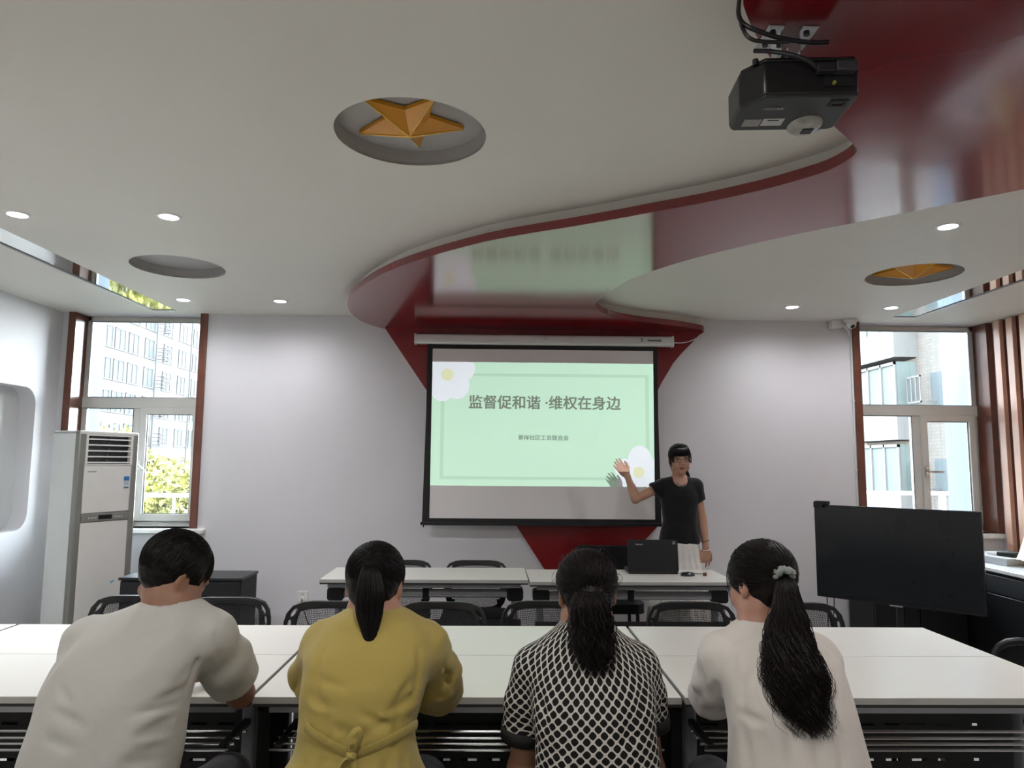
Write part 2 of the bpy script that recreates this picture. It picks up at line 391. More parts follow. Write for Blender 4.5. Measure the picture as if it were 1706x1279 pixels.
# ------------------------------------------------------------ projection screen
SY = 6.05
e = T('projection_screen', 'pull down projection screen with white housing showing a pale green slide', 'projection screen', (0, 0, 0))
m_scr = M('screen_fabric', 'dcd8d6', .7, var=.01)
h = MB(); h.prism(rrect(-.045, .03, -.042, .042, .02, 4), [], -.69, 1.475, Matrix.Translation((0, SY, 2.525)) @ YZ); h.build('housing', m_white, e)
for xa, xb in ((-.705, -.69), (1.475, 1.492)):
    MB().prism(rrect(-.05, .035, -.048, .048, .02, 4), [], xa, xb, Matrix.Translation((0, SY, 2.525)) @ YZ).build('end_cap', m_white, e, bevel=.003)
MB().box(.38, .42, SY - .055, SY - .04, 2.515, 2.54).build('pull_knob', m_white, e, bevel=.003)
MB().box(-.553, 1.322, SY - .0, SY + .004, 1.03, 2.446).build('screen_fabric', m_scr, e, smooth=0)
bf = MB().prism([(-.597, 2.49), (1.358, 2.49), (1.358, 1.9), (1.375, .98), (-.613, .99), (-.597, 1.9)], [[(-.553, 2.446), (1.322, 2.446), (1.322, 1.03), (-.553, 1.03)]], -.006, .003, Matrix.Translation((0, SY, 0)) @ XZ)
bf.build('black_border', M('screen_border', '0d0f0f', .6), e, smooth=0)
bb = MB().box(-.625, 1.39, SY - .012, SY + .012, .972, 1.0); bb.tube([(-.6, SY, .972), (-.6, SY, .955)], .006, 8)
bb.build('weight_bar', m_black, e, bevel=.003)
m_slidetext = M('slide_text_green', '7a8474', .8, var=.0); m_slidetext2 = M('slide_small_text', '6a756c', .8, var=0)  # projected lettering put in as dark colour on mesh over the fabric
X90 = (math.radians(90), 0, 0)
font('slide_title', '监督促和谐 ·维权在身边', .122, m_slidetext, (.398, SY - .002, 1.987), X90, e, bold=.0028)
font('slide_subtitle', '景祥社区工会联合会', .0475, m_slidetext2, (.388, SY - .002, 1.697), X90, e)
font('housing_lettering', 'Σ', .034, m_blackmatte, (1.22, SY - .0465, 2.532), X90, e, bold=.001)
font('housing_lettering', 'Newmea', .032, m_blackmatte, (1.325, SY - .0465, 2.530), X90, e, bold=.0005)
MB().tube(smooth_line([(1.49, SY, 2.52), (1.6, SY + .05, 2.525), (1.72, SY + .1, 2.57), (1.78, SY + .13, 2.63)], 2), .004, 6).build('power_cord', m_white, e)

# ------------------------------------------------------------ projector with its beam
BEAM = 108.0
PL = Vector((.862, 1.985, 2.455))
ld = bpy.data.lights.new('projector_beam', 'SPOT'); ld.energy = BEAM; ld.spot_size = math.radians(80); ld.spot_blend = 0; ld.shadow_soft_size = .0
lo = bpy.data.objects.new('projector_beam', ld); C.objects.link(lo); lo.location = PL; lo.rotation_euler = (math.radians(90), 0, 0)
ld.use_nodes = True; n = ld.node_tree; n.nodes.clear()
def nd(t, **k):
    x = n.nodes.new(t)
    for a, b in k.items(): setattr(x, a, b)
    return x
def mth(op, a, b=None, c=None):
    x = nd('ShaderNodeMath', operation=op)
    for i, q in enumerate((a, b, c)):
        if q is None: continue
        if isinstance(q, (int, float)): x.inputs[i].default_value = q
        else: n.links.new(q, x.inputs[i])
    return x.outputs[0]
tcn = nd('ShaderNodeTexCoord'); sp = nd('ShaderNodeSeparateXYZ'); n.links.new(tcn.outputs['Normal'], sp.inputs[0])
DD = SY - PL.y
uX = mth('MULTIPLY_ADD', mth('DIVIDE', sp.outputs[0], sp.outputs[2]), -DD, PL.x)
uZ = mth('MULTIPLY_ADD', mth('DIVIDE', sp.outputs[1], sp.outputs[2]), -DD, PL.z)
def box_mask(x0, x1, z0, z1):
    dx = mth('ABSOLUTE', mth('SUBTRACT', uX, (x0 + x1) / 2)); dz = mth('ABSOLUTE', mth('SUBTRACT', uZ, (z0 + z1) / 2))
    return mth('MULTIPLY', mth('LESS_THAN', dx, (x1 - x0) / 2), mth('LESS_THAN', dz, (z1 - z0) / 2))
em = nd('ShaderNodeEmission'); ou = nd('ShaderNodeOutputLight'); em.inputs[0].default_value = (.94, 1.0, 1.04, 1)
rect = box_mask(-.553, 1.3225, 1.297, 2.335)
n.links.new(rect, em.inputs[1]); n.links.new(em.outputs[0], ou.inputs[0])
# projected slide image painted into the fabric's base colour; the beam stays near white
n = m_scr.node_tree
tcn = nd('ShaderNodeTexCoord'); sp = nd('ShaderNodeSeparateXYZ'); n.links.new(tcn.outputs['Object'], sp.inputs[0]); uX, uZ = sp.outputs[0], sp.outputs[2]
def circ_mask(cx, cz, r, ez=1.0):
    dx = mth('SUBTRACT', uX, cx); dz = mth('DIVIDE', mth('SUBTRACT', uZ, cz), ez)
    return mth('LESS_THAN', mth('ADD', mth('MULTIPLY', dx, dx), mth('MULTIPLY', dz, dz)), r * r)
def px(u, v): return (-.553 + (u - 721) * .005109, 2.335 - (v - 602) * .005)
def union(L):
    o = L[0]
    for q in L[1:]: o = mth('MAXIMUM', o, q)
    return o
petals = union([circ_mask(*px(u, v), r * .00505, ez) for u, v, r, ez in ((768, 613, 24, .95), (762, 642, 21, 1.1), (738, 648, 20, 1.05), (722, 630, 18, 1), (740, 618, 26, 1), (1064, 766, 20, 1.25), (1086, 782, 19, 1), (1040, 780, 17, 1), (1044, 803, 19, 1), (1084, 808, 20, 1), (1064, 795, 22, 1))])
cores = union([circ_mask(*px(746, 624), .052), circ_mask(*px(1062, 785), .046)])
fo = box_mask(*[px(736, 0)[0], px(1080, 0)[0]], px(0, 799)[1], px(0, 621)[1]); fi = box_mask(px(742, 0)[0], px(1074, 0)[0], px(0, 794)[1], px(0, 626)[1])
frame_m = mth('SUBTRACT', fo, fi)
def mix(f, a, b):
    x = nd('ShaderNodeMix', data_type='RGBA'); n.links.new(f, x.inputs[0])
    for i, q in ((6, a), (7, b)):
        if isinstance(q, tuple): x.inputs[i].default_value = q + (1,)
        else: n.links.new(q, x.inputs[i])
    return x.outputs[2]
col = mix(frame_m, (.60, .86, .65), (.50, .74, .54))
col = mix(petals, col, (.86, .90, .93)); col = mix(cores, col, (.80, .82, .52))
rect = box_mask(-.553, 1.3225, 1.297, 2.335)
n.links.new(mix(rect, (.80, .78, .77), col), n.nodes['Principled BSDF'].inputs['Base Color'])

pj = T('projector', 'black ceiling projector hanging upside down below the red ribbon', 'projector', (.78, 1.83, 2.512), math.radians(-4))
# local: rear face toward -y (camera), lens toward +y, hangs below
m_pj = M('projector_shell', '17181a', .35, var=.1, bump=.03); m_pjb = M('projector_cover', '242526', .42, var=.05)
body = [(-.10, -.105), (.135, -.105), (.14, -.09), (.14, .075), (.125, .085), (-.135, .085), (-.148, .07), (-.148, -.045), (-.135, -.06)]
bz = MB(); bz.prism(body, [], -.078, .012); body_o = bz.build('body', m_pj, pj, bevel=.006)
MB().prism([(x * .985, y * .985) for x, y in body], [], -.084, -.074).build('cover', m_pjb, pj, bevel=.004)
MB().prism([(x * .96, y * .96 - .004) for x, y in body], [], .012, .022).build('base_plate', m_pj, pj, bevel=.003)
ln = MB(); ln.lathe([(.045, -.0), (.045, .014), (.036, .016), (.033, .006), (.028, .002)], 32, Matrix.Translation((.085, .075, -.045)) @ Matrix.Rotation(math.radians(-90), 4, 'X'))
ln.build('lens_ring', m_alum, pj)
lz = MB(); lz.lathe([(.0001, .012), (.02, .008), (.03, .0)], 24, Matrix.Translation((.085, .076, -.045)) @ Matrix.Rotation(math.radians(-90), 4, 'X')); lz.build('lens', m_blackgloss, pj)
hump = MB(); hump.lathe([(.001, -.018), (.03, -.014), (.044, -.004), (.048, .006)], 28, Matrix.Translation((.055, .055, -.084)) @ Matrix.Scale(1.25, 4, (0, 1, 0)))
hump.build('lens_hump', M('silver_grey_shell', '9c9c94', .3, metal=.3), pj)
fw = MB().box(.045, .075, .04, .07, -.1035, -.100); fw.build('zoom_slider', m_black, pj, bevel=.004)
b = MB(); b.prism([(.075, -.085), (.118, -.085), (.118, -.052), (.075, -.052)], [[(.084, -.078), (.109, -.078), (.109, -.059), (.084, -.059)]], -.0865, -.083); b.build('keypad', m_blackmatte, pj)
MB().box(-.118, -.072, .015, .055, -.0855, -.0835).build('rating_sticker', M('silver_sticker', '8d8c8a', .5), pj)
ws = MB().box(-.068, -.012, .012, .052, -.0855, -.0835).build('warning_sticker', M('pale_sticker', 'b5b3b0', .5), pj)
MB().box(-.056, -.026, .018, .0225, -.0862, -.0850).build('sticker_print', m_black, ws)
font('projector_lettering', 'vivitek', .022, M('grey_print', '9a9a96', .5), (-.06, -.045, -.0852), (math.radians(180), 0, math.radians(0)), pj)
pv = MB().box(.05, .125, -.1085, -.104, -.06, .005); pv.build('port_panel', m_blackmatte, pj)
MB().cyl((.072, -.108, -.052), (.072, -.114, -.052), .005, n=12).build('audio_jack', M('jack_brass', '8a8a3a', .4), pj)
cn = MB().box(.072, .122, -.135, -.108, -.03, -.004); cn.build('video_plug', M('plug_grey', '33343a', .5), pj, bevel=.003)
c2 = MB().box(.026, .072, -.130, -.110, -.030, -.008); c2.tube(smooth_line([(.03, -.12, -.02), (-.01, -.14, .0), (-.08, -.12, .03), (-.12, -.09, .05)], 2), .006, 8)
c2.build('signal_plug', M('plug_dark', '202026', .5), pj, bevel=.002)
cs = MB().lathe([(.0, .0), (.008, .0), (.008, .016), (.0, .016)], 14, Matrix.Translation((-.115, -.085, .012))); cs.build('foot', m_black, pj)
mt = T('projector_mount', 'bare metal bracket fixing the projector to the red ribbon', 'bracket', (.765, 1.815, 2.64))
k = MB()
for sx_ in (-1, 1):
    k.box(sx_ * .045 - .022, sx_ * .045 + .022, -.06, .05, -.004, 0); k.box(sx_ * .024 - .002, sx_ * .024 + .002, -.035, .035, -.07, 0)
k.box(-.026, .026, -.02, .02, -.062, -.058); k.box(-.06, .06, -.05, .05, -.105, -.1005)
k.cyl((0, 0, -.102), (0, 0, -.05), .014)
k.build('bracket_plate', m_chrome, mt, bevel=.001)
for x, y in ((-.045, -.03), (.045, -.03), (-.045, .025), (.045, .025)): MB().cyl((x, y, -.009), (x, y, -.004), .008, n=12).build('screw', m_black, mt)
cb = MB(); pts = [(.62, 1.75, 2.70), (.605, 1.72, 2.64), (.612, 1.70, 2.60), (.65, 1.695, 2.58), (.71, 1.70, 2.565), (.78, 1.705, 2.56), (.83, 1.71, 2.565)]
cb.tube(smooth_line(pts, 2), .006, 8); cb.tube(smooth_line([(.62, 1.74, 2.64), (.605, 1.70, 2.60), (.62, 1.69, 2.555), (.67, 1.69, 2.55), (.72, 1.69, 2.552)], 2), .005, 8)
tag(cb.build('projector_cable', m_black), 'black cables looping from the red ribbon to the projector', 'cable')

# ============================================================ FURNITURE
m_mesh = bpy.data.materials.new('mesh_fabric'); m_mesh.use_nodes = True
def _mesh():
    n = m_mesh.node_tree; n.nodes.clear()
    o = n.nodes.new('ShaderNodeOutputMaterial'); x = n.nodes.new('ShaderNodeMixShader'); t = n.nodes.new('ShaderNodeBsdfTransparent'); b = n.nodes.new('ShaderNodeBsdfPrincipled')
    b.inputs['Base Color'].default_value = (.012, .012, .014, 1); b.inputs['Roughness'].default_value = .5
    tc = n.nodes.new('ShaderNodeTexCoord'); mp = n.nodes.new('ShaderNodeMapping'); mp.inputs['Rotation'].default_value = (0, math.radians(45), 0); mp.inputs['Scale'].default_value = (1, 1, 1)
    ck = n.nodes.new('ShaderNodeTexChecker'); ck.inputs['Scale'].default_value = 170
    n.links.new(tc.outputs['Object'], mp.inputs[0]); n.links.new(mp.outputs[0], ck.inputs['Vector'])
    mr = n.nodes.new('ShaderNodeMapRange'); mr.inputs[3].default_value = .25; mr.inputs[4].default_value = .85
    n.links.new(ck.outputs['Fac'], mr.inputs[0]); n.links.new(mr.outputs[0], x.inputs[0])
    n.links.new(t.outputs[0], x.inputs[1]); n.links.new(b.outputs[0], x.inputs[2]); n.links.new(x.outputs[0], o.inputs[0])
_mesh()
m_seat = M('black_seat_fabric', '101113', .8, var=.15, scale=60)
m_leather = M('black_leather', '0b0b0d', .35, var=.1, bump=.1, bscale=80)

def make_chair(label):
    """visitor chair: the sitter looks along +y, backrest at -y"""
    e = T('mesh_chair', label, 'chair')
    w_, zb, zt = .235, .44, .785
    out = []
    for sg in (1, -1):
        L = [(.14, zb), (.175, zb + .02), (.205, zb + .06), (.225, zb + .13), (w_, zb + .20), (w_ - .003, zb + .25), (.222, zb + .29), (.195, zb + .325), (.15, zt - .004), (.10, zt)]
        out += L if sg == 1 else [(-x, z) for x, z in reversed(L)]
    inner = smooth_line([(-.165, zb + .03), (0, zb + .02), (.165, zb + .03), (.178, zb + .15), (.172, zb + .28), (.14, zt - .035), (-.14, zt - .035), (-.172, zb + .28), (-.178, zb + .15)], 2, True)
    ov = []
    for sg in (1, -1):
        ov += [circ(sg * .188, zb + .292, .026, 14, .009, rot=-sg * .9), circ(sg * .207, zb + .238, .010, 14, .023, rot=sg * .15),
               circ(sg * .207, zb + .178, .010, 14, .023, rot=-sg * .02), circ(sg * .199, zb + .118, .009, 14, .022, rot=-sg * .12)]
    fr = MB().prism(out, [inner] + ov, -.012, .012, Matrix.Translation((0, -.215, 0)) @ XZ)
    def curve(vs, t0=.0): return [(x, y - .55 * (x * x) * -1 - (z - .44) * .16 + t0, z) for x, y, z in vs]
    fr.v = curve(fr.v); fr.build('backrest_frame', m_black, e, bevel=.003)
    pn = MB(); nx, nz = 16, 10; vs = []
    for j in range(nz + 1):
        for i in range(nx + 1):
            vs.append((-.182 + .364 * i / nx, -.215, zb + .015 + (zt - .028 - zb - .015) * j / nz))
    pn.add(curve(vs), [(j * (nx + 1) + i, j * (nx + 1) + i + 1, (j + 1) * (nx + 1) + i + 1, (j + 1) * (nx + 1) + i) for j in range(nz) for i in range(nx)])
    # keep it inside the rounded frame
    pn.build('backrest_mesh', m_mesh, e)
    st = MB().prism(rrect(-.225, .225, -.20, .22, .06, 5), [], .425, .465); st.build('seat', m_seat, e, bevel=.012)
    for sx_ in (-1, 1):
        x = sx_ * .222
        MB().tube(smooth_line([(x, .18, .425), (x, .20, .40), (x, .235, .03), (x, .235, .0)], 1), .011, 10).build('leg', m_blackmatte, e)
        MB().tube(smooth_line([(x * .72, -.205, .52), (x * .78, -.20, .42), (x, -.235, .03), (x, -.235, .0)], 1), .011, 10).build('leg', m_blackmatte, e)
        MB().tube([(x, .19, .415), (x * .97, -.20, .415)], .009, 8).build('seat_rail', m_blackmatte, e)
    MB().tube([(-.2, -.20, .41), (.2, -.20, .41)], .009, 8).build('stretcher', m_blackmatte, e)
    return e

chairs = [  # x, y, rz, label, group
    (-1.875, 3.66, 180, 'black mesh chair at the far side of the long tables, beside the tall air conditioner', 'chairs behind the long tables'),
    (-1.39, 3.62, 180, 'black mesh chair in front of the low black cabinet', 'chairs behind the long tables'),
    (-.83, 3.53, 180, 'black mesh chair in front of the wall socket', 'chairs behind the long tables'),
    (-.275, 3.52, 180, 'black mesh chair just right of the head of the woman in mustard', 'chairs behind the long tables'),
    (.262, 3.56, 180, 'black mesh chair half hidden by the head of the woman in the lattice print blouse', 'chairs behind the long tables'),
    (1.005, 3.55, 180, 'black mesh chair directly in front of the presenter', 'chairs behind the long tables'),
    (1.56, 3.55, 180, 'black mesh chair just left of the television', 'chairs behind the long tables'),
    (-.68, 5.08, 180, 'black mesh chair tucked behind the left end of the presenter table', 'chairs at the presenter table'),
    (-.14, 5.08, 180, 'black mesh chair behind the presenter table left of the red board', 'chairs at the presenter table'),
    (-.98, 1.80, 4, 'black mesh chair the man in the white shirt sits on', 'chairs on the audience side'),
    (-.34, 1.80, -2, 'black mesh chair the woman in the mustard coat sits on', 'chairs on the audience side'),
    (.27, 1.80, 2, 'black mesh chair the woman in the lattice print blouse sits on', 'chairs on the audience side'),
    (.82, 1.80, -3, 'black mesh chair the woman with the long wavy ponytail sits on', 'chairs on the audience side'),
]
c0 = None
for x, y, rz, lb, gr in chairs:
    c = make_chair(lb) if c0 is None else copy_tree(c0); c0 = c0 or c
    c.location = (x, y, 0); c.rotation_euler = (0, 0, math.radians(rz)); c['label'] = lb; c['group'] = gr

def make_desk(wd, ptop=.60):
    e = T('training_desk', 'desk', 'desk'); h = wd / 2; D = .25
    tp = MB().box(-h + .003, h - .003, -D, D, .728, .75); tp.build('tabletop', m_top, e, bevel=.002)
    MB().prism([(-h + .002, -D - .001), (h - .002, -D - .001), (h - .002, D + .001), (-h + .002, D + .001)], [[(-h + .0035, -D + .001), (h - .0035, -D + .001), (h - .0035, D - .001), (-h + .0035, D - .001)]], .7285, .7488).build('side_band', m_edge, e)
    MB().prism([(-h + .0028, -D - .0003), (h - .0028, -D - .0003), (h - .0028, D + .0003), (-h + .0028, D + .0003)], [[(-h + .02, -D + .02), (h - .02, -D + .02), (h - .02, D - .02), (-h + .02, D - .02)]], .719, .7275).build('edge_band', m_dark_edge, e)
    ur = MB()
    for y in (-D + .02, D - .05): ur.box(-h + .05, h - .05, y, y + .03, .695, .719)
    for r_ in range(1): pass
    ur.build('frame_rail', m_alum, e)
    for i, (y, z) in enumerate(((-D + .005, .587), (-D + .055, .587), (-D + .105, .587), (-D + .165, .587))):
        MB().tube([(-h + .06, y, z), (h - .06, y, z)], .005, 8).build('shelf_rod', m_chrome, e)
    for sx_ in (-1, 1):
        x = sx_ * (h - .085)
        MB().prism(rrect(x - .022, x + .022, .0, .055, .012, 3), [], .06, .70).build('leg', m_grey, e)
        f = MB().box(x - .024, x + .024, -D + .01, D - .01, .055, .085); fo_ = f.build('foot_bar', m_grey, e, bevel=.006)
        for y in (-D + .04, D - .04):
            cw = MB(); cw.cyl((x - .014, y, .028), (x - .002, y, .028), .028, n=18); cw.cyl((x + .002, y, .028), (x + .014, y, .028), .028, n=18); cw.box(x - .01, x + .01, y - .01, y + .01, .03, .06)
            cw.build('castor', m_black, fo_)
        MB().box(x - .012, x + .012, -D + .01, .0, .58, .60).build('rod_bracket', m_black, e, bevel=.002)
        MB().prism(rrect(x - .055, x + .055, .598, .682, .02, 4), [], -.15, -.07, XZ).build('tilt_joint', m_black, e, bevel=.006)
    MB().tube([(-h + .13, .11, .64), (h - .13, .11, .64)], .027, 18).build('beam', m_alum, e)
    MB().box(-.022, .022, .08, .14, .605, .68).build('beam_clamp', m_black, e, bevel=.004)
    sl = []
    for z in ((.535, .41, .363, .316) if ptop > .55 else (.41, .363, .316, .269)):
        x = -h + .16
        while x < h - .2: sl.append([(x, z - .005), (x + .058, z - .005), (x + .058, z + .005), (x, z + .005)]); x += .098
    MB().prism([(-h + .045, .12), (h - .045, .12), (h - .045, ptop), (-h + .045, ptop)], sl, -.135, -.133, XZ).build('modesty_panel', m_blackmatte, e, smooth=0)
    return e
d0 = make_desk(1.375); d1 = make_desk(1.375, .48)
rows = []
xs = [-2.155, -.775, .605, 1.985]
nm = [('white desk at the far left of the {r} of long tables', -2.155 - .69 + .0), ]
names_near = ['white desk in the near row, second from the left wall, in front of the man', 'white desk in the near row between the man and the woman in lattice print', 'white desk in the near row at its right end, with chrome rods under it', 'white desk in the near row, closest to the left wall']
names_far = ['white desk in the far row, second from the left wall', 'white desk in the far row, in the middle, behind the woman in mustard', 'white desk in the far row at its right end, nearest the television', 'white desk in the far row, closest to the left wall']
cx = [-1.465, -.083, 1.30, -2.85]
first = True
for r_, (yc, rz, nms) in enumerate(((2.65, 0, names_near), (3.155, 180, names_far))):
    for i, x in enumerate(cx):
        d = d0 if first else copy_tree(d0); first = False
        d.location = (x, yc, 0); d.rotation_euler = (0, 0, math.radians(rz)); d['label'] = nms[i]; d['group'] = 'desks pushed together in two rows'
for x, y, rz, lb in ((-.455, 4.955, 180.6, 'white desk at the front of the room left of the laptop'), (.874, 4.905, 180.9, 'white desk at the front of the room under the laptop')):
    d = d1 if x < 0 else copy_tree(d1); d.location = (x, y, 0); d.scale = (.965, 1.04, 1); d.rotation_euler = (0, 0, math.radians(rz)); d['label'] = lb; d['group'] = 'presenter desks'

# laptop, mouse, small items
lp = T('laptop', 'black laptop open on the front desk with its lid to the audience', 'laptop', (1.07, 4.97, .7505), math.radians(-1))
MB().prism(rrect(-.168, .168, -.005, .225, .012, 3), [], .0, .018).build('keyboard_base', m_black, lp, bevel=.003)
LM = Matrix.Translation((0, 0, .012)) @ Matrix.Rotation(math.radians(-12 + 4), 4, 'X')
ld_ = MB().prism(rrect(-.172, .172, 0, .215, .012, 3), [], -.004, .004, LM @ XZ).build('lid', M('laptop_lid', '0f1013', .3, var=.05), lp, bevel=.002)
MB().prism([(-.158, .018), (.158, .018), (.158, .2), (-.158, .2)], [], -.0052, -.0042, LM @ XZ).build('display', m_blackgloss, lp)
font('lid_lettering', 'Lenovo', .017, M('lid_silver', 'b5b5b8', .4), (-.098, -.0025, .197), (math.radians(90 - 8), 0, 0), lp, bold=.0003)
MB().box(.135, .155, -.0065 + .0, -.0055, .185, .205, LM).build('lid_sticker', M('lid_sticker_grey', '777a80', .5), lp)
ms = MB(); ms.lathe([(.028, 0), (.03, .01), (.022, .022), (.0005, .026)], 24, Matrix.Scale(1.6, 4, (1, 0, 0)))
mo = ms.build('mouse', M('mouse_black', '1b1c20', .35)); mo.location = (1.285, 4.90, .7505); tag(mo, 'small black mouse on the front desk beside the laptop', 'mouse')
k = MB().tube(smooth_line([(1.24, 4.99, .7545), (1.30, 5.0, .755), (1.36, 4.96, .7545), (1.42, 4.95, .7545)], 2), .0025, 6); tag(k.build('mouse_cable', m_black), 'thin black cable on the front desk behind the mouse', 'cable')
k = MB().cyl((0, 0, 0), (0, 0, .02), .012, n=16); o = k.build('bottle_cap', M('cap_brown', '5a3a22', .4)); o.location = (1.40, 4.90, .7502); tag(o, 'tiny brown cap on the front desk right of the mouse', 'cap')
# black upholstered chair behind the laptop
ch = T('padded_chair', 'black padded armless chair behind the laptop, in front of the red board', 'chair', (.86, 5.62, 0), math.radians(180))
MB().prism(rrect(-.24, .24, .37, .84, .07, 6), [], .19, .25, XZ).build('backrest', m_leather, ch, bevel=.02)
MB().prism(rrect(-.24, .24, -.2, .24, .07, 6), [], .40, .47).build('seat', m_leather, ch, bevel=.02)
for sx_ in (-1, 1):
    for sy in (-1, 1): MB().cyl((sx_ * .2, sy * .18, 0), (sx_ * .19, sy * .17, .41), .013).build('leg', m_blackmatte, ch)
    MB().cyl((sx_ * .12, -.2, .40), (sx_ * .12, -.225, .5), .012).build('back_support', m_blackmatte, ch)
# leather chair right
ch = T('office_chair', 'black leather chair at the right end of the long tables', 'chair', (2.45, 3.25, 0), math.radians(70))
BM = Matrix.Translation((0, -.22, 0)) @ Matrix.Rotation(math.radians(10), 4, 'X')
MB().prism(rrect(-.25, .25, .42, .86, .11, 7), [], -.035, .035, BM @ XZ).build('backrest', m_leather, ch, bevel=.025)
MB().prism(rrect(-.25, .25, -.24, .25, .08, 6), [], .41, .49).build('seat', m_leather, ch, bevel=.025)
MB().cyl((0, 0, .08), (0, 0, .41), .03).build('gas_column', m_chrome, ch)
for i in range(5):
    a = 2 * math.pi * i / 5; c_, s_ = math.cos(a), math.sin(a)
    lg = MB().tube([(0, 0, .10), (.28 * c_, .28 * s_, .07)], [.03, .018], 10).build('leg', m_black, ch)
    MB().cyl((.28 * c_ - .015 * s_, .28 * s_ + .015 * c_, .03), (.28 * c_ + .015 * s_, .28 * s_ - .015 * c_, .03), .03, n=16).build('castor', m_black, lg)
for sx_ in (-1, 1):
    MB().tube(smooth_line([(sx_ * .24, -.15, .45), (sx_ * .29, -.15, .55), (sx_ * .29, -.12, .66), (sx_ * .29, .12, .66), (sx_ * .27, .14, .5), (sx_ * .24, .12, .45)], 2), .018, 10).build('armrest', m_black, ch)

# ------------------------------------------------------------ air conditioner
ang = math.atan2(.45, .21); AW = .50
ac = T('air_conditioner', 'tall white floor standing air conditioner with grey edges in the left corner', 'air conditioner', (-3.11, 5.45, 0), ang)
m_acw = M('conditioner_white', 'd2d1cb', .22, var=.02, spec=.6); m_acg = M('conditioner_grey', '7f7f78', .35, var=.03, metal=.2); m_acs = M('conditioner_side', 'c9ccc8', .4, var=.02)
HT = 1.705
MB().box(.0, AW, .03, .30, .0, HT - .004).build('cabinet_body', m_acs, ac, bevel=.006)
for xa, xb in ((-.004, .052), (AW - .05, AW + .004)): MB().box(xa, xb, -.004, .05, 0, HT).build('edge_pillar', m_acg, ac, bevel=.012)
MB().box(.0, AW, -.006, .30, HT - .03, HT).build('top_cap', m_acw, ac, bevel=.008)
MB().box(.052, AW - .05, .0, .03, .0, 1.02).build('lower_panel', m_acw, ac, bevel=.006)
up = MB().box(.052, AW - .05, -.002, .03, 1.085, 1.445).build('upper_panel', m_acw, ac, bevel=.006)
MB().box(.08, .15, -.004, .0, 1.395, 1.401).build('wordmark_plate', m_acg, up)
ctrl = MB().box(.052, AW - .05, -.006, .03, 1.022, 1.083).build('control_strip', m_acg, ac, bevel=.004)
MB().box(.19, .30, -.009, -.005, 1.037, 1.068).build('display', m_blackgloss, ctrl)
for i in range(8):
    x = (.105 + .019 * i) if i < 4 else (.325 + .019 * (i - 4)); MB().box(x, x + .008, -.009, -.005, 1.045, 1.055).build('button', m_acw, ctrl)
MB().box(.062, AW - .06, .03, .05, 1.445, 1.672).build('outlet_back', M('outlet_dark', '23252c', .5), ac)
MB().prism([(.052, 1.445), (AW - .05, 1.445), (AW - .05, 1.68), (.052, 1.68)], [[(.07, 1.455), (AW - .068, 1.455), (AW - .068, 1.668), (.07, 1.668)]], -.03, .004, XZ).build('outlet_frame', m_acw, ac)
for i in range(5):
    z = 1.462 + .044 * i; MB().box(.07, AW - .068, -.0, .014, z, z + .010, Matrix.Translation((0, 0, 0))).build('louvre', m_white, ac)
for i in range(5): MB().box(.245 + .004 * i, .25 + .004 * i, .016, .028, 1.47 + .044 * i - .012, 1.47 + .044 * i + .02).build('vane', m_acg, ac)
lb_ = MB().box(.385, .435, -.0045, -.002, 1.265, 1.36).build('energy_label', M('label_pale', 'c2ccd0', .5), up)
MB().box(.386, .434, -.0055, -.004, 1.325, 1.358).build('label_header', M('label_blue', '1f6aa5', .5), lb_)
for z in (1.268, 1.29, 1.300, 1.312): MB().box(.39, .43, -.0052, -.0044, z, z + (.007 if z == 1.268 else .002)).build('label_print', M('label_print', '2b3a44', .5), lb_)
sk = MB(); sk.lathe([(.0001, 0), (.011, 0)], 5, Matrix.Translation((.335, -.0008, .55)) @ Matrix.Rotation(math.radians(90), 4, 'X'))
sk.lathe([(.0001, 0), (.010, 0)], 5, Matrix.Translation((.352, -.0008, .556)) @ Matrix.Rotation(math.radians(90), 4, 'X')); sk.build('blue_sticker', M('sticker_blue', '6fa9c4', .5), ac)
# ------------------------------------------------------------ low black cabinet left
cbn = T('low_cabinet', 'low black two door cabinet beside the air conditioner', 'cabinet', (-2.29, 5.585, 0))
MB().box(-.435, .435, -.165, .185, .04, .62).build('body', m_blackmatte, cbn, bevel=.003)
MB().box(-.445, .445, -.185, .185, .62, .64).build('top', M('cabinet_top', '17181a', .35), cbn, bevel=.003)
MB().box(-.42, .42, -.15, .17, 0, .04).build('plinth', m_black, cbn)
for sx_ in (-1, 1):
    dr = MB().box(*sorted((sx_ * .005, sx_ * .43)), -.183, -.165, .05, .61).build('door', M('cabinet_door', '121316', .4), cbn, bevel=.002)
    MB().box(sx_ * .04 - .006, sx_ * .04 + .006, -.20, -.183, .30, .42).build('handle', m_chrome, dr)
# ------------------------------------------------------------ wall socket with plug
sk = T('wall_socket', 'white wall socket with a plug in it low on the front wall', 'socket', (-1.607, YB, .368))
MB().prism(rrect(-.043, .043, -.043, .043, .006, 3), [], .0, .010, XZ).build('face_plate', m_white, sk, bevel=.002)
sk2 = MB()
for dx in (-.009, .009): sk2.cyl((dx, -.0095, .018), (dx, -.0112, .018), .004, n=10)
sk2.build('socket_hole', m_black, sk)
pg = MB(); pg.cyl((.003, -.010, -.015), (.003, -.04, -.015), .014, n=16); pgo = pg.build('plug', m_white); pgo.location = (-1.607, YB, .368); tag(pgo, 'small white plug pushed into the wall socket', 'plug')
MB().tube(smooth_line([(.003, -.04, -.015), (.006, -.05, -.06), (.03, -.045, -.12), (.06, -.03, -.22), (.16, -.02, -.355)], 2), .004, 6).build('cord', m_black, pgo)
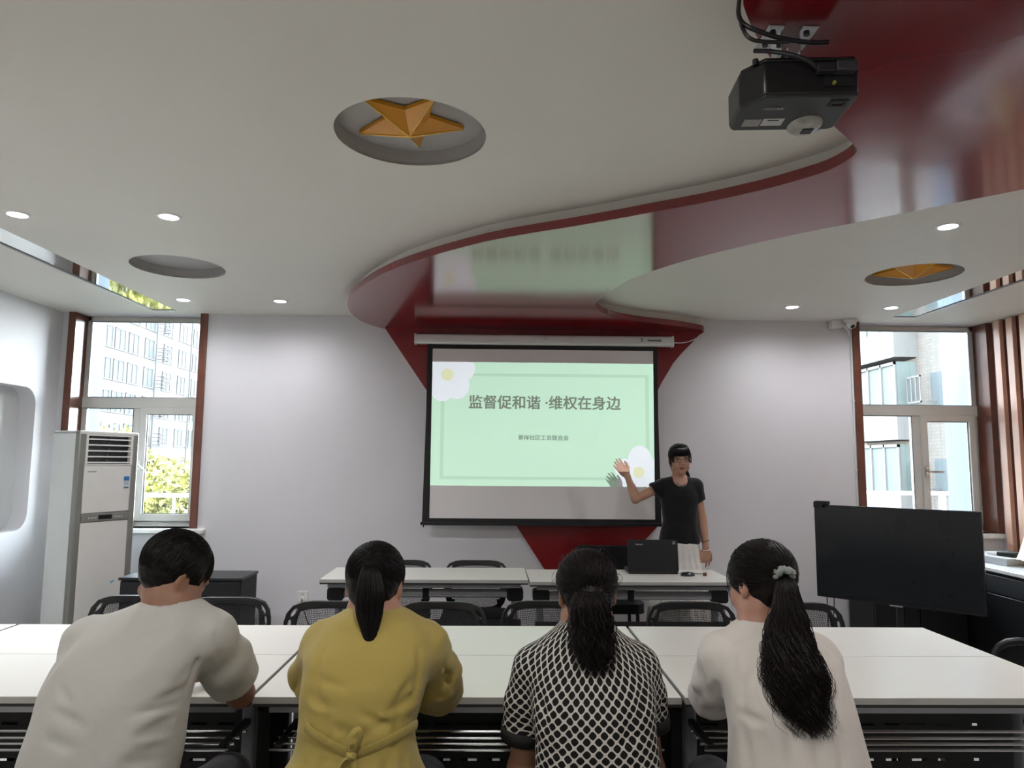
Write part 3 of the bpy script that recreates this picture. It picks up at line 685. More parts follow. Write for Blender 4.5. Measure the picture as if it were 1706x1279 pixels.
# ------------------------------------------------------------ security camera
sc2 = T('security_camera', 'white dome security camera on the ceiling beside the right window', 'camera', (3.055, 6.09, CH))
MB().lathe([(.0001, -.002), (.052, -.002), (.056, -.02), (.05, -.03)], 28).build('base', m_white, sc2)
bl = MB(); bl.lathe([(.0001, -.043), (.02, -.040), (.034, -.028), (.041, -.01), (.041, .01), (.03, .03), (.0001, .04)], 28, Matrix.Translation((0, -.005, -.042)) @ Matrix.Rotation(math.radians(-48), 4, 'X'))
ey = bl.build('eyeball', m_white, sc2)
MB().lathe([(.0001, -.0455), (.014, -.0445), (.021, -.038)], 24, Matrix.Translation((0, -.005, -.042)) @ Matrix.Rotation(math.radians(-48), 4, 'X')).build('lens', m_blackgloss, sc2)
jb = MB().box(-.15, -.06, .03, .10, -.07, -.0).build('junction_box', m_white, sc2, bevel=.006)
MB().tube(smooth_line([(-.07, .02, -.045), (-.03, .0, -.09), (.0, .05, -.10), (.03, .085, -.13)], 2), .007, 8).build('cable_tail', m_white, sc2)
cb = MB(); cb.tube([(3.10, YB - .008, 2.62), (3.098, YB - .008, 2.2), (3.10, YB - .008, 1.9), (3.095, YB - .008, 1.5), (3.098, YB - .008, 1.12), (3.125, YB - .012, 1.05), (3.12, YB - .008, .4)], .006, 8)
for z in (2.05, 1.45, 1.12): cb.box(3.088, 3.110, YB - .018, YB, z - .006, z + .006)
tag(cb.build('camera_cable', m_white), 'white cable clipped to the wall below the security camera', 'cable')
# ------------------------------------------------------------ television on stand
tv = T('television', 'large black flat television turned toward the tables below the right window', 'television', (2.72, 4.96, 0), math.atan2(-.70, .77))
TW, TH = .52, .655; z0 = .55
MB().prism(rrect(-TW, TW, z0, z0 + TH, .006, 2), [], -.03, .005, XZ).build('housing', M('tv_housing', '101113', .35), tv, bevel=.003)
MB().prism([(-TW + .008, z0 + .022), (TW - .008, z0 + .022), (TW - .008, z0 + TH - .008), (-TW + .008, z0 + TH - .008)], [], .0051, .0062, XZ).build('display', M('tv_screen', '1c1f22', .22, spec=.5, var=.02), tv, smooth=0)
MB().box(-.04, .04, -.012, .0, z0 - .006, z0 + .002).build('power_light_bar', m_grey, tv)
MB().box(-.25, .25, .03, .06, z0 + .1, z0 + .5).build('rear_housing', m_black, tv, bevel=.01)
tvs = T('television_stand', 'black metal stand carrying the television', 'stand', (2.72, 4.96, 0), math.atan2(-.70, .77))
MB().box(-.18, .18, .062, .075, .68, .95).build('mounting_plate', m_black, tvs)
MB().cyl((0, .10, .06), (0, .10, .95), .028).build('post', m_black, tvs)
for a in (35, 145, 215, 325):
    c_, s_ = math.cos(math.radians(a)), math.sin(math.radians(a)); MB().tube([(0, .10, .05), (.36 * c_, .10 + .28 * s_, .03)], .018, 10).build('foot', m_black, tvs)
wc = T('webcam', 'small black camera bar sitting on the left end of the television', 'webcam', (2.72, 4.96, 0), math.atan2(-.70, .77))
MB().box(-.515, -.42, -.03, .04, z0 + TH + .001, z0 + TH + .028).build('body', m_blackmatte, wc, bevel=.005)
MB().box(-.515, -.45, -.036, -.030, z0 + TH - .02, z0 + TH + .02).build('clip', m_black, wc, bevel=.002)
cb = MB()
cb.tube(smooth_line([(2.42, 5.33, .62), (2.43, 5.37, .5), (2.45, 5.4, .3), (2.44, 5.45, .02)], 2), .004, 6); cb.tube(smooth_line([(2.45, 5.33, .62), (2.49, 5.37, .5), (2.47, 5.4, .3), (2.55, 5.45, .02)], 2), .004, 6)
tag(cb.build('television_cable', m_black), 'thin black cables hanging below the left end of the television', 'cable')
# ------------------------------------------------------------ black cabinets right
rc = T('low_cabinet', 'low black cabinet against the front wall behind the television', 'cabinet', (3.33, 5.95, 0))
MB().box(-.36, .38, -.2, .2, 0, .60).build('body', m_blackmatte, rc, bevel=.003)
for sx_ in (-1, 1): MB().box(*sorted((sx_ * .005, sx_ * .355)), -.218, -.2, .05, .58).build('door', m_black, rc, bevel=.002)
sb = T('sideboard', 'long black sideboard with a pale worktop along the right wall', 'sideboard', (4.04, 4.6, 0))
MB().box(-.28, .31, -1.6, 1.55, 0, .69).build('body', m_blackmatte, sb, bevel=.003)
MB().box(-.31, .315, -1.63, 1.58, .705, .735).build('worktop', M('worktop_pale', 'c4c6c6', .35), sb, bevel=.004)
MB().box(-.295, .31, -1.61, 1.56, .69, .705).build('worktop_rail', m_black, sb)  # black rail between the body and the worktop
for i in range(6):
    y = -1.58 + .52 * i; dr = MB().box(-.298, -.28, y, y + .51, .06, .54).build('door', m_black, sb, bevel=.002); MB().box(-.312, -.298, y + .46, y + .475, .36, .48).build('handle', m_chrome if 0 else m_black, dr)
    MB().box(-.298, -.28, y, y + .51, .55, .68).build('drawer', M('drawer_black', '15171b', .45), sb, bevel=.002)
tr = T('document_tray', 'flat grey box at the far end of the sideboard', 'box', (4.08, 5.80, .7355), math.radians(6))
MB().box(-.2, .2, -.24, .24, 0, .05).build('box_body', M('tray_grey', 'a4a6a8', .4), tr, bevel=.003)
MB().box(-.2, .2, -.24, .24, .05, .056).build('lid', M('tray_lid', 'cccfd0', .35), tr, bevel=.002)
dv = T('label_printer', 'small black and grey device lying on the flat grey box', 'device', (4.03, 5.70, .792), math.radians(20))
MB().box(-.06, .06, -.09, .05, 0, .035).build('body', m_blackmatte, dv, bevel=.008)
MB().box(-.055, .055, .05, .13, 0, .022).build('paper_slot', m_white, dv, bevel=.004)
for i in range(1):
    o = MB().box(-.09, .09, -.06, .06, 0, .004).build('paper_sheet', M('paper', 'd6d8d4', .6)); o.location = (4.16 - .01 * i, 5.92, .792 + .0046 * i); o.rotation_euler = (0, 0, .1 * i)
    tag(o, 'loose white sheet on the back of the flat grey box', 'paper')
lm = T('table_pennant', 'cream and gold folded pennant on a gold base on the sideboard', 'pennant', (4.05, 5.42, .7355))
MB().lathe([(.0001, 0), (.075, 0), (.078, .012), (.03, .022), (.022, .05), (.0001, .052)], 28).build('base', m_gold, lm)
cl = MB(); n_ = 36; vs = []; prof = [(.115, .06), (.10, .10), (.07, .20), (.035, .30), (.004, .36)]
for r_, z in prof:
    for j in range(n_):
        a = 2 * math.pi * j / n_; rr = r_ * (1 + .12 * math.sin(6 * a)); vs.append((rr * math.cos(a), rr * math.sin(a), z))
cl.add(vs, [(i * n_ + j, i * n_ + (j + 1) % n_, (i + 1) * n_ + (j + 1) % n_, (i + 1) * n_ + j) for i in range(4) for j in range(n_)]); cl.build('cloth', M('cream_satin', 'e6dfb4', .35, var=.08, scale=12), lm, smooth=60)
MB().cyl((0, 0, .05), (0, 0, .37), .006).build('pole', m_gold, lm)
# ------------------------------------------------------------ slats on the right wall
m_slat = M('slat_wood', 'c9a28e', .35, var=.12, scale=3); m_slatd = M('slat_groove', '5a352b', .5, var=.1)
sl = T('slat_panel', 'tan wooden slat panel with dark grooves on the right wall', 'wall panel', (XR, 0, 0))
MB().box(-.012, -.001, 2.4, 6.10, .74, CH - .004).build('backing', m_slatd, sl, smooth=0)
y = 6.10; i = 0
while y > 2.6:
    MB().box(-.05, -.012, y - .075, y, .74, CH - .004).build('slat', m_slat, sl, bevel=.003); y -= .155
struct(sl)
struct(MB().box(XL, XR, YB - .012, YB, 0, .08).build('baseboard_back', m_stone), 'white skirting along the front wall', 'baseboard')

# ============================================================ OUTSIDE
m_ext = M('render_white', '353534', .8, var=.03); m_ext2 = M('render_cream', '6f6b62', .8, var=.03); m_win = M('house_window', '1e2629', .8, var=.2, scale=.8); m_fin = M('fin_wall', '2f3a44', .7, var=.02)
struct(MB().box(-4.4, -3.87, YB + .25, YB + .9, -3, 4).build('pillar_outside', m_fin), 'pale blue outer wall beside the left window', 'outer wall')
struct(MB().box(4.56, 4.95, YB + .25, YB + 1.05, -3, 4).build('pillar_outside', m_fin), 'pale blue outer wall beside the right window', 'outer wall')
struct(MB().box(-60, 60, YB + .3, 110, -3.3, -3).build('ground', M('pale_paving', '3f3f3b', .8, var=.1, scale=.3)), 'pale paved ground outside', 'ground')
b1 = T('apartment_building', 'white apartment block with rows of windows and railings beyond the left window', 'building', (-32.4, 0, 0))
MB().box(-14, 0, 57, 92, -3, 34).build('wall', m_ext, b1, smooth=0)
m_cage = M('cage_metal', '2d2d2e', .6)
bandm = MB()
for fl in range(-2, 9):
    z = 9.0 + 2.68 * fl
    MB().box(0, .05, 57, 92, z - 1.0, z - .90).build('ledge', m_ext, b1, smooth=0)
    for k_, y in enumerate((59.6, 61.7, 64.0, 66.9, 70.6, 73.9, 77.2, 81.5, 86)):
        if fl > 5: continue
        wnd = MB().box(-.02, .03, y - .8, y + .8, z - .85, z + .8).build('window', m_win, b1, smooth=0)
        g = MB(); g.box(.03, .08, y - .86, y - .78, z - .9, z + .86); g.box(.03, .08, y + .78, y + .86, z - .9, z + .86); g.box(.03, .08, y - .04, y + .04, z - .85, z + .8); g.box(.03, .08, y - .86, y + .86, z + .78, z + .88); g.box(.03, .10, y - .95, y + .95, z - 1.0, z - .90)
        g.build('window_surround', m_ext, wnd, smooth=0)
    for y in (68.7, 79.0):
        if fl > 5: continue
        g = MB()
        for zz in (z - .9, z - .55, z - .2, z + .15): g.box(.1, .95, y - .6, y - .55, zz, zz + .06); g.box(.9, .95, y - .6, y + .6, zz, zz + .06); g.box(.1, .95, y + .55, y + .6, zz, zz + .06)
        for yy in (-.6, -.3, 0, .3, .55): g.box(.9, .95, y + yy, y + yy + .05, z - .9, z + .2)
        g.build('conditioner_cage', m_cage, b1, smooth=0)
for y in (68.0, 75.6, 90): MB().cyl((.2, y, -3), (.2, y, 32), .09, n=10).build('drain_pipe', m_ext, b1)
b2 = T('apartment_building', 'cream apartment block with glazed balconies beyond the right window', 'building', (14.6, 0, 0))
MB().box(0, 12, 20, 30.5, -3, 16).build('wall', m_ext2, b2, smooth=0)
m_brick = M('grey_brick', '524e4a', .8, var=.1, scale=2)
def brickify(m):
    n = m.node_tree; b = n.nodes['Principled BSDF']; br = n.nodes.new('ShaderNodeTexBrick'); tcx = n.nodes.new('ShaderNodeTexCoord'); mp = n.nodes.new('ShaderNodeMapping')
    mp.inputs['Rotation'].default_value = (math.radians(90), 0, math.radians(90)); br.inputs['Scale'].default_value = 2.2
    br.inputs['Color1'].default_value = srgb('3a3733') + (1,); br.inputs['Color2'].default_value = srgb('33302c') + (1,); br.inputs['Mortar'].default_value = srgb('262422') + (1,)
    sp_ = n.nodes.new('ShaderNodeSeparateXYZ'); cm = n.nodes.new('ShaderNodeCombineXYZ'); n.links.new(tcx.outputs['Object'], sp_.inputs[0]); n.links.new(sp_.outputs[1], cm.inputs[0]); n.links.new(sp_.outputs[2], cm.inputs[1])
    n.links.new(cm.outputs[0], br.inputs['Vector']); n.links.new(br.outputs['Color'], b.inputs['Base Color'])
brickify(m_brick)
MB().box(-.15, 0, 20, 24.4, -3, 16).build('brick_facing', m_brick, b2, smooth=0); MB().box(-.15, 0, 28.6, 30.5, -3, 16).build('brick_facing', m_brick, b2, smooth=0)
m_cur = M('curtain_pale', '42413d', .7, var=.1, scale=3); m_pane2 = M('balcony_glass', '2c3534', .8, var=.2, scale=.6); m_terr = M('terracotta_blind', '3f2a23', .6)
for fl in range(-2, 5):
    z = 2.35 + 2.85 * fl
    MB().box(-.95, 0, 24.3, 28.3, z, z + 1.0).build('balcony_parapet', m_ext, b2, smooth=0)
    gl = MB().box(-.85, 0, 24.4, 28.2, z + 1.0, z + 2.7).build('balcony_glazing', m_pane2, b2, smooth=0)
    g = MB()
    for y in (24.4, 25.3, 26.2, 27.1, 28.1): g.box(-.9, -.84, y, y + .09, z + 1.0, z + 2.7)
    g.box(-.9, -.84, 24.4, 28.2, z + 2.6, z + 2.7); g.build('glazing_bar', m_ext, gl, smooth=0)
    MB().box(-.87, -.84, 27.25, 28.05, z + 1.0, z + 2.6).build('blind', m_terr if fl != 2 else m_cur, gl, smooth=0)
    MB().box(-.16, -.1, 22.6, 23.6, z + 1.0, z + 2.2).build('window', m_win, b2, smooth=0)
    g = MB()
    for q in range(4): g.box(-.7, -.65, 23.3 + q * .25, 23.33 + q * .25, z + 1.2, z + 2.1)
    g.box(-.7, -.15, 23.3, 23.33, z + 1.2, z + 1.25); g.box(-.7, -.65, 23.3, 24.1, z + 1.2, z + 1.25); g.box(-.7, -.65, 23.3, 24.1, z + 2.05, z + 2.1); g.build('conditioner_cage', m_cage, b2, smooth=0)
MB().cyl((-.25, 28.5, -3), (-.25, 28.5, 15), .07, n=10).build('drain_pipe', m_ext, b2)
# terrace walls / railings
rl = T('terrace_railing', 'white terrace railing seen low through the left window', 'railing', (-5.6, 10.5, 0))
MB().tube([(-3, 0, .98), (2.2, 0, .98)], .03, 10).build('top_rail', m_grey, rl)
for i in range(6): MB().cyl((-3 + i * 1.0, 0, -.2), (-3 + i * 1.0, 0, .98), .02, n=8).build('post', m_grey, rl)
MB().box(-3, 2.2, .0, .2, -3, .36).build('parapet', m_ext, rl, smooth=0)
rl = T('terrace_railing', 'white terrace railing seen low through the right window', 'railing', (7.2, 12, 0))
MB().box(-3, 3.5, -.02, .04, 1.0, 1.06).build('top_rail', m_ext2, rl)
for i in range(9): MB().box(-3 + i * .8, -2.92 + i * .8, -.03, .05, -.2, 1.0).build('post', m_ext2, rl)
MB().box(-3, 3.5, .0, .2, -3, .55).build('parapet', m_ext, rl, smooth=0)
# trees
m_leaf = M('yellow_green_leaf', '57551e', .7, var=.35, scale=3)
def tree(name, lb, x, y, zc, rx, rz_, n_, seed):
    rng = np.random.RandomState(seed); e = T(name, lb, 'tree', (x, y, -3))
    mb = MB(); mb.tube([(0, 0, 0), (.05, 0, 1.6), (-.05, .05, zc + 3 - rz_ * .3)], [.11, .08, .04], 8)
    for a in range(6): mb.tube([(0, 0, 2 + a * .3), (rx * .6 * math.cos(a * 2.1), rx * .5 * math.sin(a * 2.1), zc + 3 + rz_ * .3 * math.sin(a))], [.04, .012], 6)
    mb.build('trunk', M('bark', '2d241b', .8), e)
    c = []
    blobs = rng.normal(size=(16, 3)); blobs /= np.linalg.norm(blobs, axis=1)[:, None]; blobs *= rng.uniform(.3, .75, (16, 1)); blobs *= (rx, rx, rz_)
    vs = []; fs = []
    for i in range(n_):
        b = blobs[rng.randint(16)]; d = rng.normal(size=3); d /= np.linalg.norm(d); p = b + d * rng.uniform(.6, 1) * .38 * np.array((rx, rx, rz_)) + (0, 0, zc + 3)
        u = rng.normal(size=3); u /= np.linalg.norm(u); v = np.cross(u, rng.normal(size=3)); v /= np.linalg.norm(v); s = rng.uniform(.035, .07)
        k_ = len(vs); vs += [tuple(p - u * s), tuple(p + v * s * .5), tuple(p + u * s), tuple(p - v * s * .5)]; fs.append((k_, k_ + 1, k_ + 2, k_ + 3))
    me = MB(); me.v = vs; me.f = fs; o = me.build('foliage', m_leaf, e, smooth=0); return e
tree('yellow_green_tree', 'yellow green tree outside the left window, nearest the building entrance side', -6.2, 12.6, .95, 1.15, 1.25, 9000, 1)
tree('yellow_green_tree', 'yellow green tree outside the left window, further left and behind', -8.4, 14.2, .9, 1.5, 1.3, 7000, 2)

# ============================================================ PEOPLE: smooth implicit bodies turned into one surface each
class SDF:
    def __init__(s, lo, hi, h):
        s.lo = np.array(lo, float); s.h = h; s.n = np.ceil((np.array(hi, float) - s.lo) / h).astype(int) + 1
        s.ax = [(s.lo[i] + h * np.arange(s.n[i])).astype(np.float32) for i in range(3)]
        s.D = np.full(tuple(s.n), .2, np.float32)
    def clone(s):
        o = SDF.__new__(SDF); o.lo = s.lo; o.h = s.h; o.n = s.n; o.ax = s.ax; o.D = s.D.copy(); return o
    def sub(s, lo, hi, pad):
        sl = []; g = []
        for i in range(3):
            a = max(0, int(math.floor((lo[i] - pad - s.lo[i]) / s.h))); b = min(s.n[i], int(math.ceil((hi[i] + pad - s.lo[i]) / s.h)) + 1)
            if b <= a: return None
            sl.append(slice(a, b)); sh = [1, 1, 1]; sh[i] = -1; g.append(s.ax[i][a:b].reshape(sh))
        return tuple(sl), g
    def put(s, sl, d, k, op):
        A = s.D[sl]
        if op == 'u':
            if k > 0: q = np.clip(.5 + .5 * (A - d) / k, 0, 1); s.D[sl] = A * (1 - q) + d * q - k * q * (1 - q)
            else: s.D[sl] = np.minimum(A, d)
        elif op == 's':
            d = -d
            if k > 0: q = np.clip(.5 - .5 * (A - d) / k, 0, 1); s.D[sl] = A * (1 - q) + d * q + k * q * (1 - q)
            else: s.D[sl] = np.maximum(A, d)
    def cone(s, a, b, ra, rb=None, k=.02, op='u', sq=None):
        rb = ra if rb is None else rb; a = np.array(a, float); b = np.array(b, float); R = max(ra, rb)
        r = s.sub(np.minimum(a, b) - R, np.maximum(a, b) + R, k + .03)
        if r is None: return s
        sl, (X, Y, Z) = r; ab = b - a; L = max(ab @ ab, 1e-12)
        px, py, pz = X - a[0], Y - a[1], Z - a[2]
        t = np.clip((px * ab[0] + py * ab[1] + pz * ab[2]) / L, 0, 1)
        dx, dy, dz = px - t * ab[0], py - t * ab[1], pz - t * ab[2]
        if sq is not None:
            ax_, f = np.array(sq[0], float), sq[1]; ax_ /= np.linalg.norm(ax_); q = (dx * ax_[0] + dy * ax_[1] + dz * ax_[2]) * (1 / f - 1)
            dx, dy, dz = dx + q * ax_[0], dy + q * ax_[1], dz + q * ax_[2]
        d = np.sqrt(dx * dx + dy * dy + dz * dz) - (ra + (rb - ra) * t)
        if sq is not None: d = d * min(1, sq[1])
        s.put(sl, d.astype(np.float32), k, op); return s
    def chain(s, pts, rs, k=.015, **q):
        for i in range(len(pts) - 1): s.cone(pts[i], pts[i + 1], rs[i], rs[i + 1], k, **q)
        return s
    def ell(s, c, r, Rm=None, k=.02, op='u'):
        c = np.array(c, float); r = np.array(r, float); R = r.max()
        q = s.sub(c - R, c + R, k + .03)
        if q is None: return s
        sl, (X, Y, Z) = q; x, y, z = X - c[0], Y - c[1], Z - c[2]
        if Rm is not None:
            Rm = np.array(Rm, float); x, y, z = (x * Rm[0, 0] + y * Rm[1, 0] + z * Rm[2, 0], x * Rm[0, 1] + y * Rm[1, 1] + z * Rm[2, 1], x * Rm[0, 2] + y * Rm[1, 2] + z * Rm[2, 2])
        k0 = np.sqrt((x / r[0]) ** 2 + (y / r[1]) ** 2 + (z / r[2]) ** 2); k1 = np.sqrt((x / r[0] ** 2) ** 2 + (y / r[1] ** 2) ** 2 + (z / r[2] ** 2) ** 2) + 1e-6
        s.put(sl, (k0 * (k0 - 1) / k1).astype(np.float32), k, op); return s
    def stack(s, prof, k=.03, n=2.4, op='u'):
        """prof rows: z, cx, cy, rx, ry (z ascending)"""
        P = np.array(prof, float); z0, z1 = P[0, 0], P[-1, 0]
        lo = ((P[:, 1] - P[:, 3]).min(), (P[:, 2] - P[:, 4]).min(), z0); hi = ((P[:, 1] + P[:, 3]).max(), (P[:, 2] + P[:, 4]).max(), z1)
        q = s.sub(lo, hi, k + .03)
        if q is None: return s
        sl, (X, Y, Z) = q; zz = Z.ravel(); f = []
        for c in range(1, 5):
            v = np.interp(zz, P[:, 0], P[:, c]); w_ = max(1, int(.02 / s.h)); pad = np.pad(v, w_, 'edge'); v = np.convolve(pad, np.ones(2 * w_ + 1) / (2 * w_ + 1), 'valid'); f.append(v.reshape(1, 1, -1).astype(np.float32))
        u = (np.abs((X - f[0]) / f[2]) ** n + np.abs((Y - f[1]) / f[3]) ** n) ** (1 / n)
        d = (u - 1) * np.minimum(f[2], f[3]) * 1.0
        c_ = np.maximum(Z - z1, z0 - Z); kk = .03; q2 = np.clip(.5 + .5 * (d - c_) / kk, 0, 1); d = c_ * (1 - q2) + d * q2 + kk * q2 * (1 - q2)
        s.put(sl, d.astype(np.float32), k, op); return s
    def plane(s, p, nrm, k=.0, lo=None, hi=None):
        """cut away the side the normal points to (optionally only inside a box)"""
        nrm = np.array(nrm, float); nrm /= np.linalg.norm(nrm)
        q = s.sub(s.lo if lo is None else lo, (s.lo + s.n * s.h) if hi is None else hi, 0)
        sl, (X, Y, Z) = q; d = (X - p[0]) * nrm[0] + (Y - p[1]) * nrm[1] + (Z - p[2]) * nrm[2]
        s.put(sl, (-d).astype(np.float32), k, 's'); return s
    def crease(s, a, b, w_=.012, dp=.006):
        """dp > 0: a valley along the segment, dp < 0: a ridge"""
        a = np.array(a, float); b = np.array(b, float); r = s.sub(np.minimum(a, b), np.maximum(a, b), w_ * 2.6)
        if r is None: return s
        sl, (X, Y, Z) = r; ab = b - a; L = max(ab @ ab, 1e-12); px, py, pz = X - a[0], Y - a[1], Z - a[2]
        t = np.clip((px * ab[0] + py * ab[1] + pz * ab[2]) / L, 0, 1)
        e = (px - t * ab[0]) ** 2 + (py - t * ab[1]) ** 2 + (pz - t * ab[2]) ** 2
        s.D[sl] += (dp * np.exp(-e / (w_ * w_)) * (np.sin(math.pi * (.12 + .76 * t)))).astype(np.float32); return s
    def ripple(s, amp, seed=0, wl=.07, stretch=(1, 1, 1)):
        rng = np.random.RandomState(seed); X, Y, Z = (s.ax[0].reshape(-1, 1, 1), s.ax[1].reshape(1, -1, 1), s.ax[2].reshape(1, 1, -1))
        o = 0
        for i in range(5):
            v = rng.normal(size=3) * np.array(stretch); v /= np.linalg.norm(v); v *= 2 * math.pi / (wl * rng.uniform(.7, 1.6)); o = o + np.sin(X * v[0] + Y * v[1] + Z * v[2] + rng.uniform(0, 6))
        s.D += (o * amp / 2.2).astype(np.float32); return s
    def offset(s, d): s.D += d; return s
    def shell(s, t): s.D = np.maximum(s.D, -(s.D + t)); return s
    def mesh(s, name, mat, parent, smooth=1, uv=None):
        D = s.D; S_ = D < 0; n = D.shape
        c = [(i, j, k) for i in (0, 1) for j in (0, 1) for k in (0, 1)]
        sub = lambda A, q: A[q[0]:n[0] - 1 + q[0], q[1]:n[1] - 1 + q[1], q[2]:n[2] - 1 + q[2]]
        cnt = sum(sub(S_, q).astype(np.int8) for q in c); act = (cnt > 0) & (cnt < 8)
        ii, jj, kk = np.nonzero(act); idx = np.full(act.shape, -1, np.int64); idx[ii, jj, kk] = np.arange(len(ii))
        V = {q: D[ii + q[0], jj + q[1], kk + q[2]] for q in c}; acc = np.zeros((len(ii), 3)); num = np.zeros(len(ii))
        for a in c:
            for ax in range(3):
                if a[ax] == 0:
                    b = list(a); b[ax] = 1; b = tuple(b); va, vb = V[a], V[b]; m = (va < 0) != (vb < 0)
                    t = np.where(m, va / np.where(m, va - vb, 1), 0)
                    for x in range(3): acc[:, x] += np.where(m, a[x] + (t if x == ax else 0), 0)
                    num += m
        P = acc / num[:, None] + np.stack([ii, jj, kk], 1); P = s.lo + P * s.h
        F = []
        for ax in range(3):
            u, v = [(1, 2), (2, 0), (0, 1)][ax]
            sl0 = [slice(1, n[i] - 1) for i in range(3)]; sl1 = list(sl0); sl0[ax] = slice(0, n[ax] - 1); sl1[ax] = slice(1, n[ax])
            A = S_[tuple(sl0)]; B = S_[tuple(sl1)]; off = [1, 1, 1]; off[ax] = 0
            for sg, m in ((0, A & ~B), (1, ~A & B)):
                q = [g + o for g, o in zip(np.nonzero(m), off)]
                def cell(du, dv):
                    w = [x.copy() for x in q]; w[u] = w[u] + du; w[v] = w[v] + dv; return idx[w[0], w[1], w[2]]
                L = [cell(-1, -1), cell(0, -1), cell(0, 0), cell(-1, 0)]
                if sg: L = L[::-1]
                F.append(np.stack(L, 1))
        F = np.concatenate(F); F = F[(F >= 0).all(1)]
        if smooth:
            E_ = np.concatenate([F[:, [0, 1]], F[:, [1, 2]], F[:, [2, 3]], F[:, [3, 0]]])
            for _ in range(smooth):
                sm = np.zeros_like(P); ct = np.zeros(len(P))
                for a, b in ((0, 1), (1, 0)):
                    for x in range(3): sm[:, x] += np.bincount(E_[:, a], P[E_[:, b], x], len(P))
                    ct += np.bincount(E_[:, a], minlength=len(P))
                P = P * .5 + sm / np.maximum(ct, 1)[:, None] * .5
        org = np.array(parent.location) if parent else np.zeros(3)
        me = bpy.data.meshes.new(name); me.vertices.add(len(P)); me.vertices.foreach_set('co', (P - org).ravel())
        me.loops.add(len(F) * 4); me.loops.foreach_set('vertex_index', F.ravel().astype(np.int32)); me.polygons.add(len(F))
        me.polygons.foreach_set('loop_start', np.arange(len(F), dtype=np.int32) * 4); me.update(calc_edges=True); me.shade_smooth()
        if uv is not None:
            U = uv(P); l = me.uv_layers.new(name='cloth'); l.data.foreach_set('uv', U[F.ravel()].astype(np.float32).ravel())
        me.materials.append(mat); o = bpy.data.objects.new(name, me); C.objects.link(o)
        if parent: o.parent = parent
        return o

def rotm(yaw=0, pitch=0, roll=0):
    """head frame in world: yaw turns to the left, pitch > 0 looks down, roll > 0 tilts to the right shoulder"""
    return np.array((Matrix.Rotation(math.radians(yaw), 3, 'Z') @ Matrix.Rotation(math.radians(-pitch), 3, 'X') @ Matrix.Rotation(math.radians(roll), 3, 'Y')))

def head(sd, c, R, sc=1.0, face=True):
    c = np.array(c, float); P = lambda x, y, z: c + R @ (np.array((x, y, z)) * sc)
    def e(p, r, **q): sd.ell(P(*p), np.array(r) * sc, R, **q)
    e((0, -.012, .033), (.073, .092, .078), k=.0)
    e((0, .018, -.028), (.062, .074, .080), k=.03)
    e((0, .058, -.092), (.026, .022, .020), k=.03)
    for s_ in (-1, 1):
        e((s_ * .036, .050, -.032), (.028, .030, .032), k=.02)
        e((s_ * .050, .0, -.068), (.020, .040, .022), k=.025)
        e((s_ * .076, -.008, -.008), (.010, .019, .032), k=.006); e((s_ * .086, -.004, -.004), (.008, .010, .018), k=.006, op='s')
    if face:
        e((0, .076, .022), (.050, .018, .013), k=.014)
        sd.cone(P(0, .086, .012), P(0, .104, -.028), .008 * sc, .0115 * sc, k=.010)
        for s_ in (-1, 1):
            e((s_ * .012, .093, -.032), (.008, .010, .007), k=.006)
            e((s_ * .033, .100, .000), (.018, .016, .012), k=.012, op='s')
            e((s_ * .033, .076, .0005), (.014, .012, .011), k=.003)
        e((0, .089, -.055), (.023, .010, .0062), k=.006); e((0, .088, -.066), (.020, .010, .0065), k=.006)
        sd.cone(P(-.021, .101, -.0605), P(.021, .101, -.0605), .0022 * sc, k=.003, op='s')
    return P

def fingers(sd, wrist, d, up, sc=1.0, curl=.5, sgn=1, k=.004, spread=1.0):
    """wrist point, pointing direction d, back-of-hand normal up; sgn +1: thumb on the d x up side"""
    w_ = np.array(wrist, float); d = np.array(d, float); d /= np.linalg.norm(d); up = np.array(up, float); up -= d * (up @ d); up /= np.linalg.norm(up); sd_ = np.cross(d, up) * sgn
    sd.cone(w_, w_ + d * .045 * sc, .024 * sc, .033 * sc, k=.01, sq=(up, .55)); sd.cone(w_ + d * .045 * sc, w_ + d * .075 * sc, .034 * sc, .036 * sc, k=.01, sq=(up, .45))
    Ls = (.070, .078, .073, .058)
    for i, L in enumerate(Ls):
        o = (.030 - .020 * i) * sc; b = w_ + d * (.085 - .004 * abs(i - 1)) * sc + sd_ * o; dd = d + sd_ * (.16 - .11 * i) * spread; a = 0
        for j, (f, r) in enumerate(((.42, .0088), (.33, .0080), (.25, .0072))):
            a += curl * (.5, .8, .6)[j]; v = dd * math.cos(a) - up * math.sin(a); v /= np.linalg.norm(v); e = b + v * L * f * sc; sd.cone(b, e, r * sc, (r - .0006) * sc, k=k if j else .007); b = e
    t0 = w_ + d * .022 * sc + sd_ * .022 * sc; t1 = t0 + (d * .030 + sd_ * .026 - up * .006) * sc; t2 = t1 + (d * .030 + sd_ * .008 - up * .006) * sc; t3 = t2 + (d * .022 + sd_ * .001 - up * .004) * sc
    sd.chain([t0, t1, t2, t3], [.016 * sc, .0115 * sc, .010 * sc, .0085 * sc], k=.006)

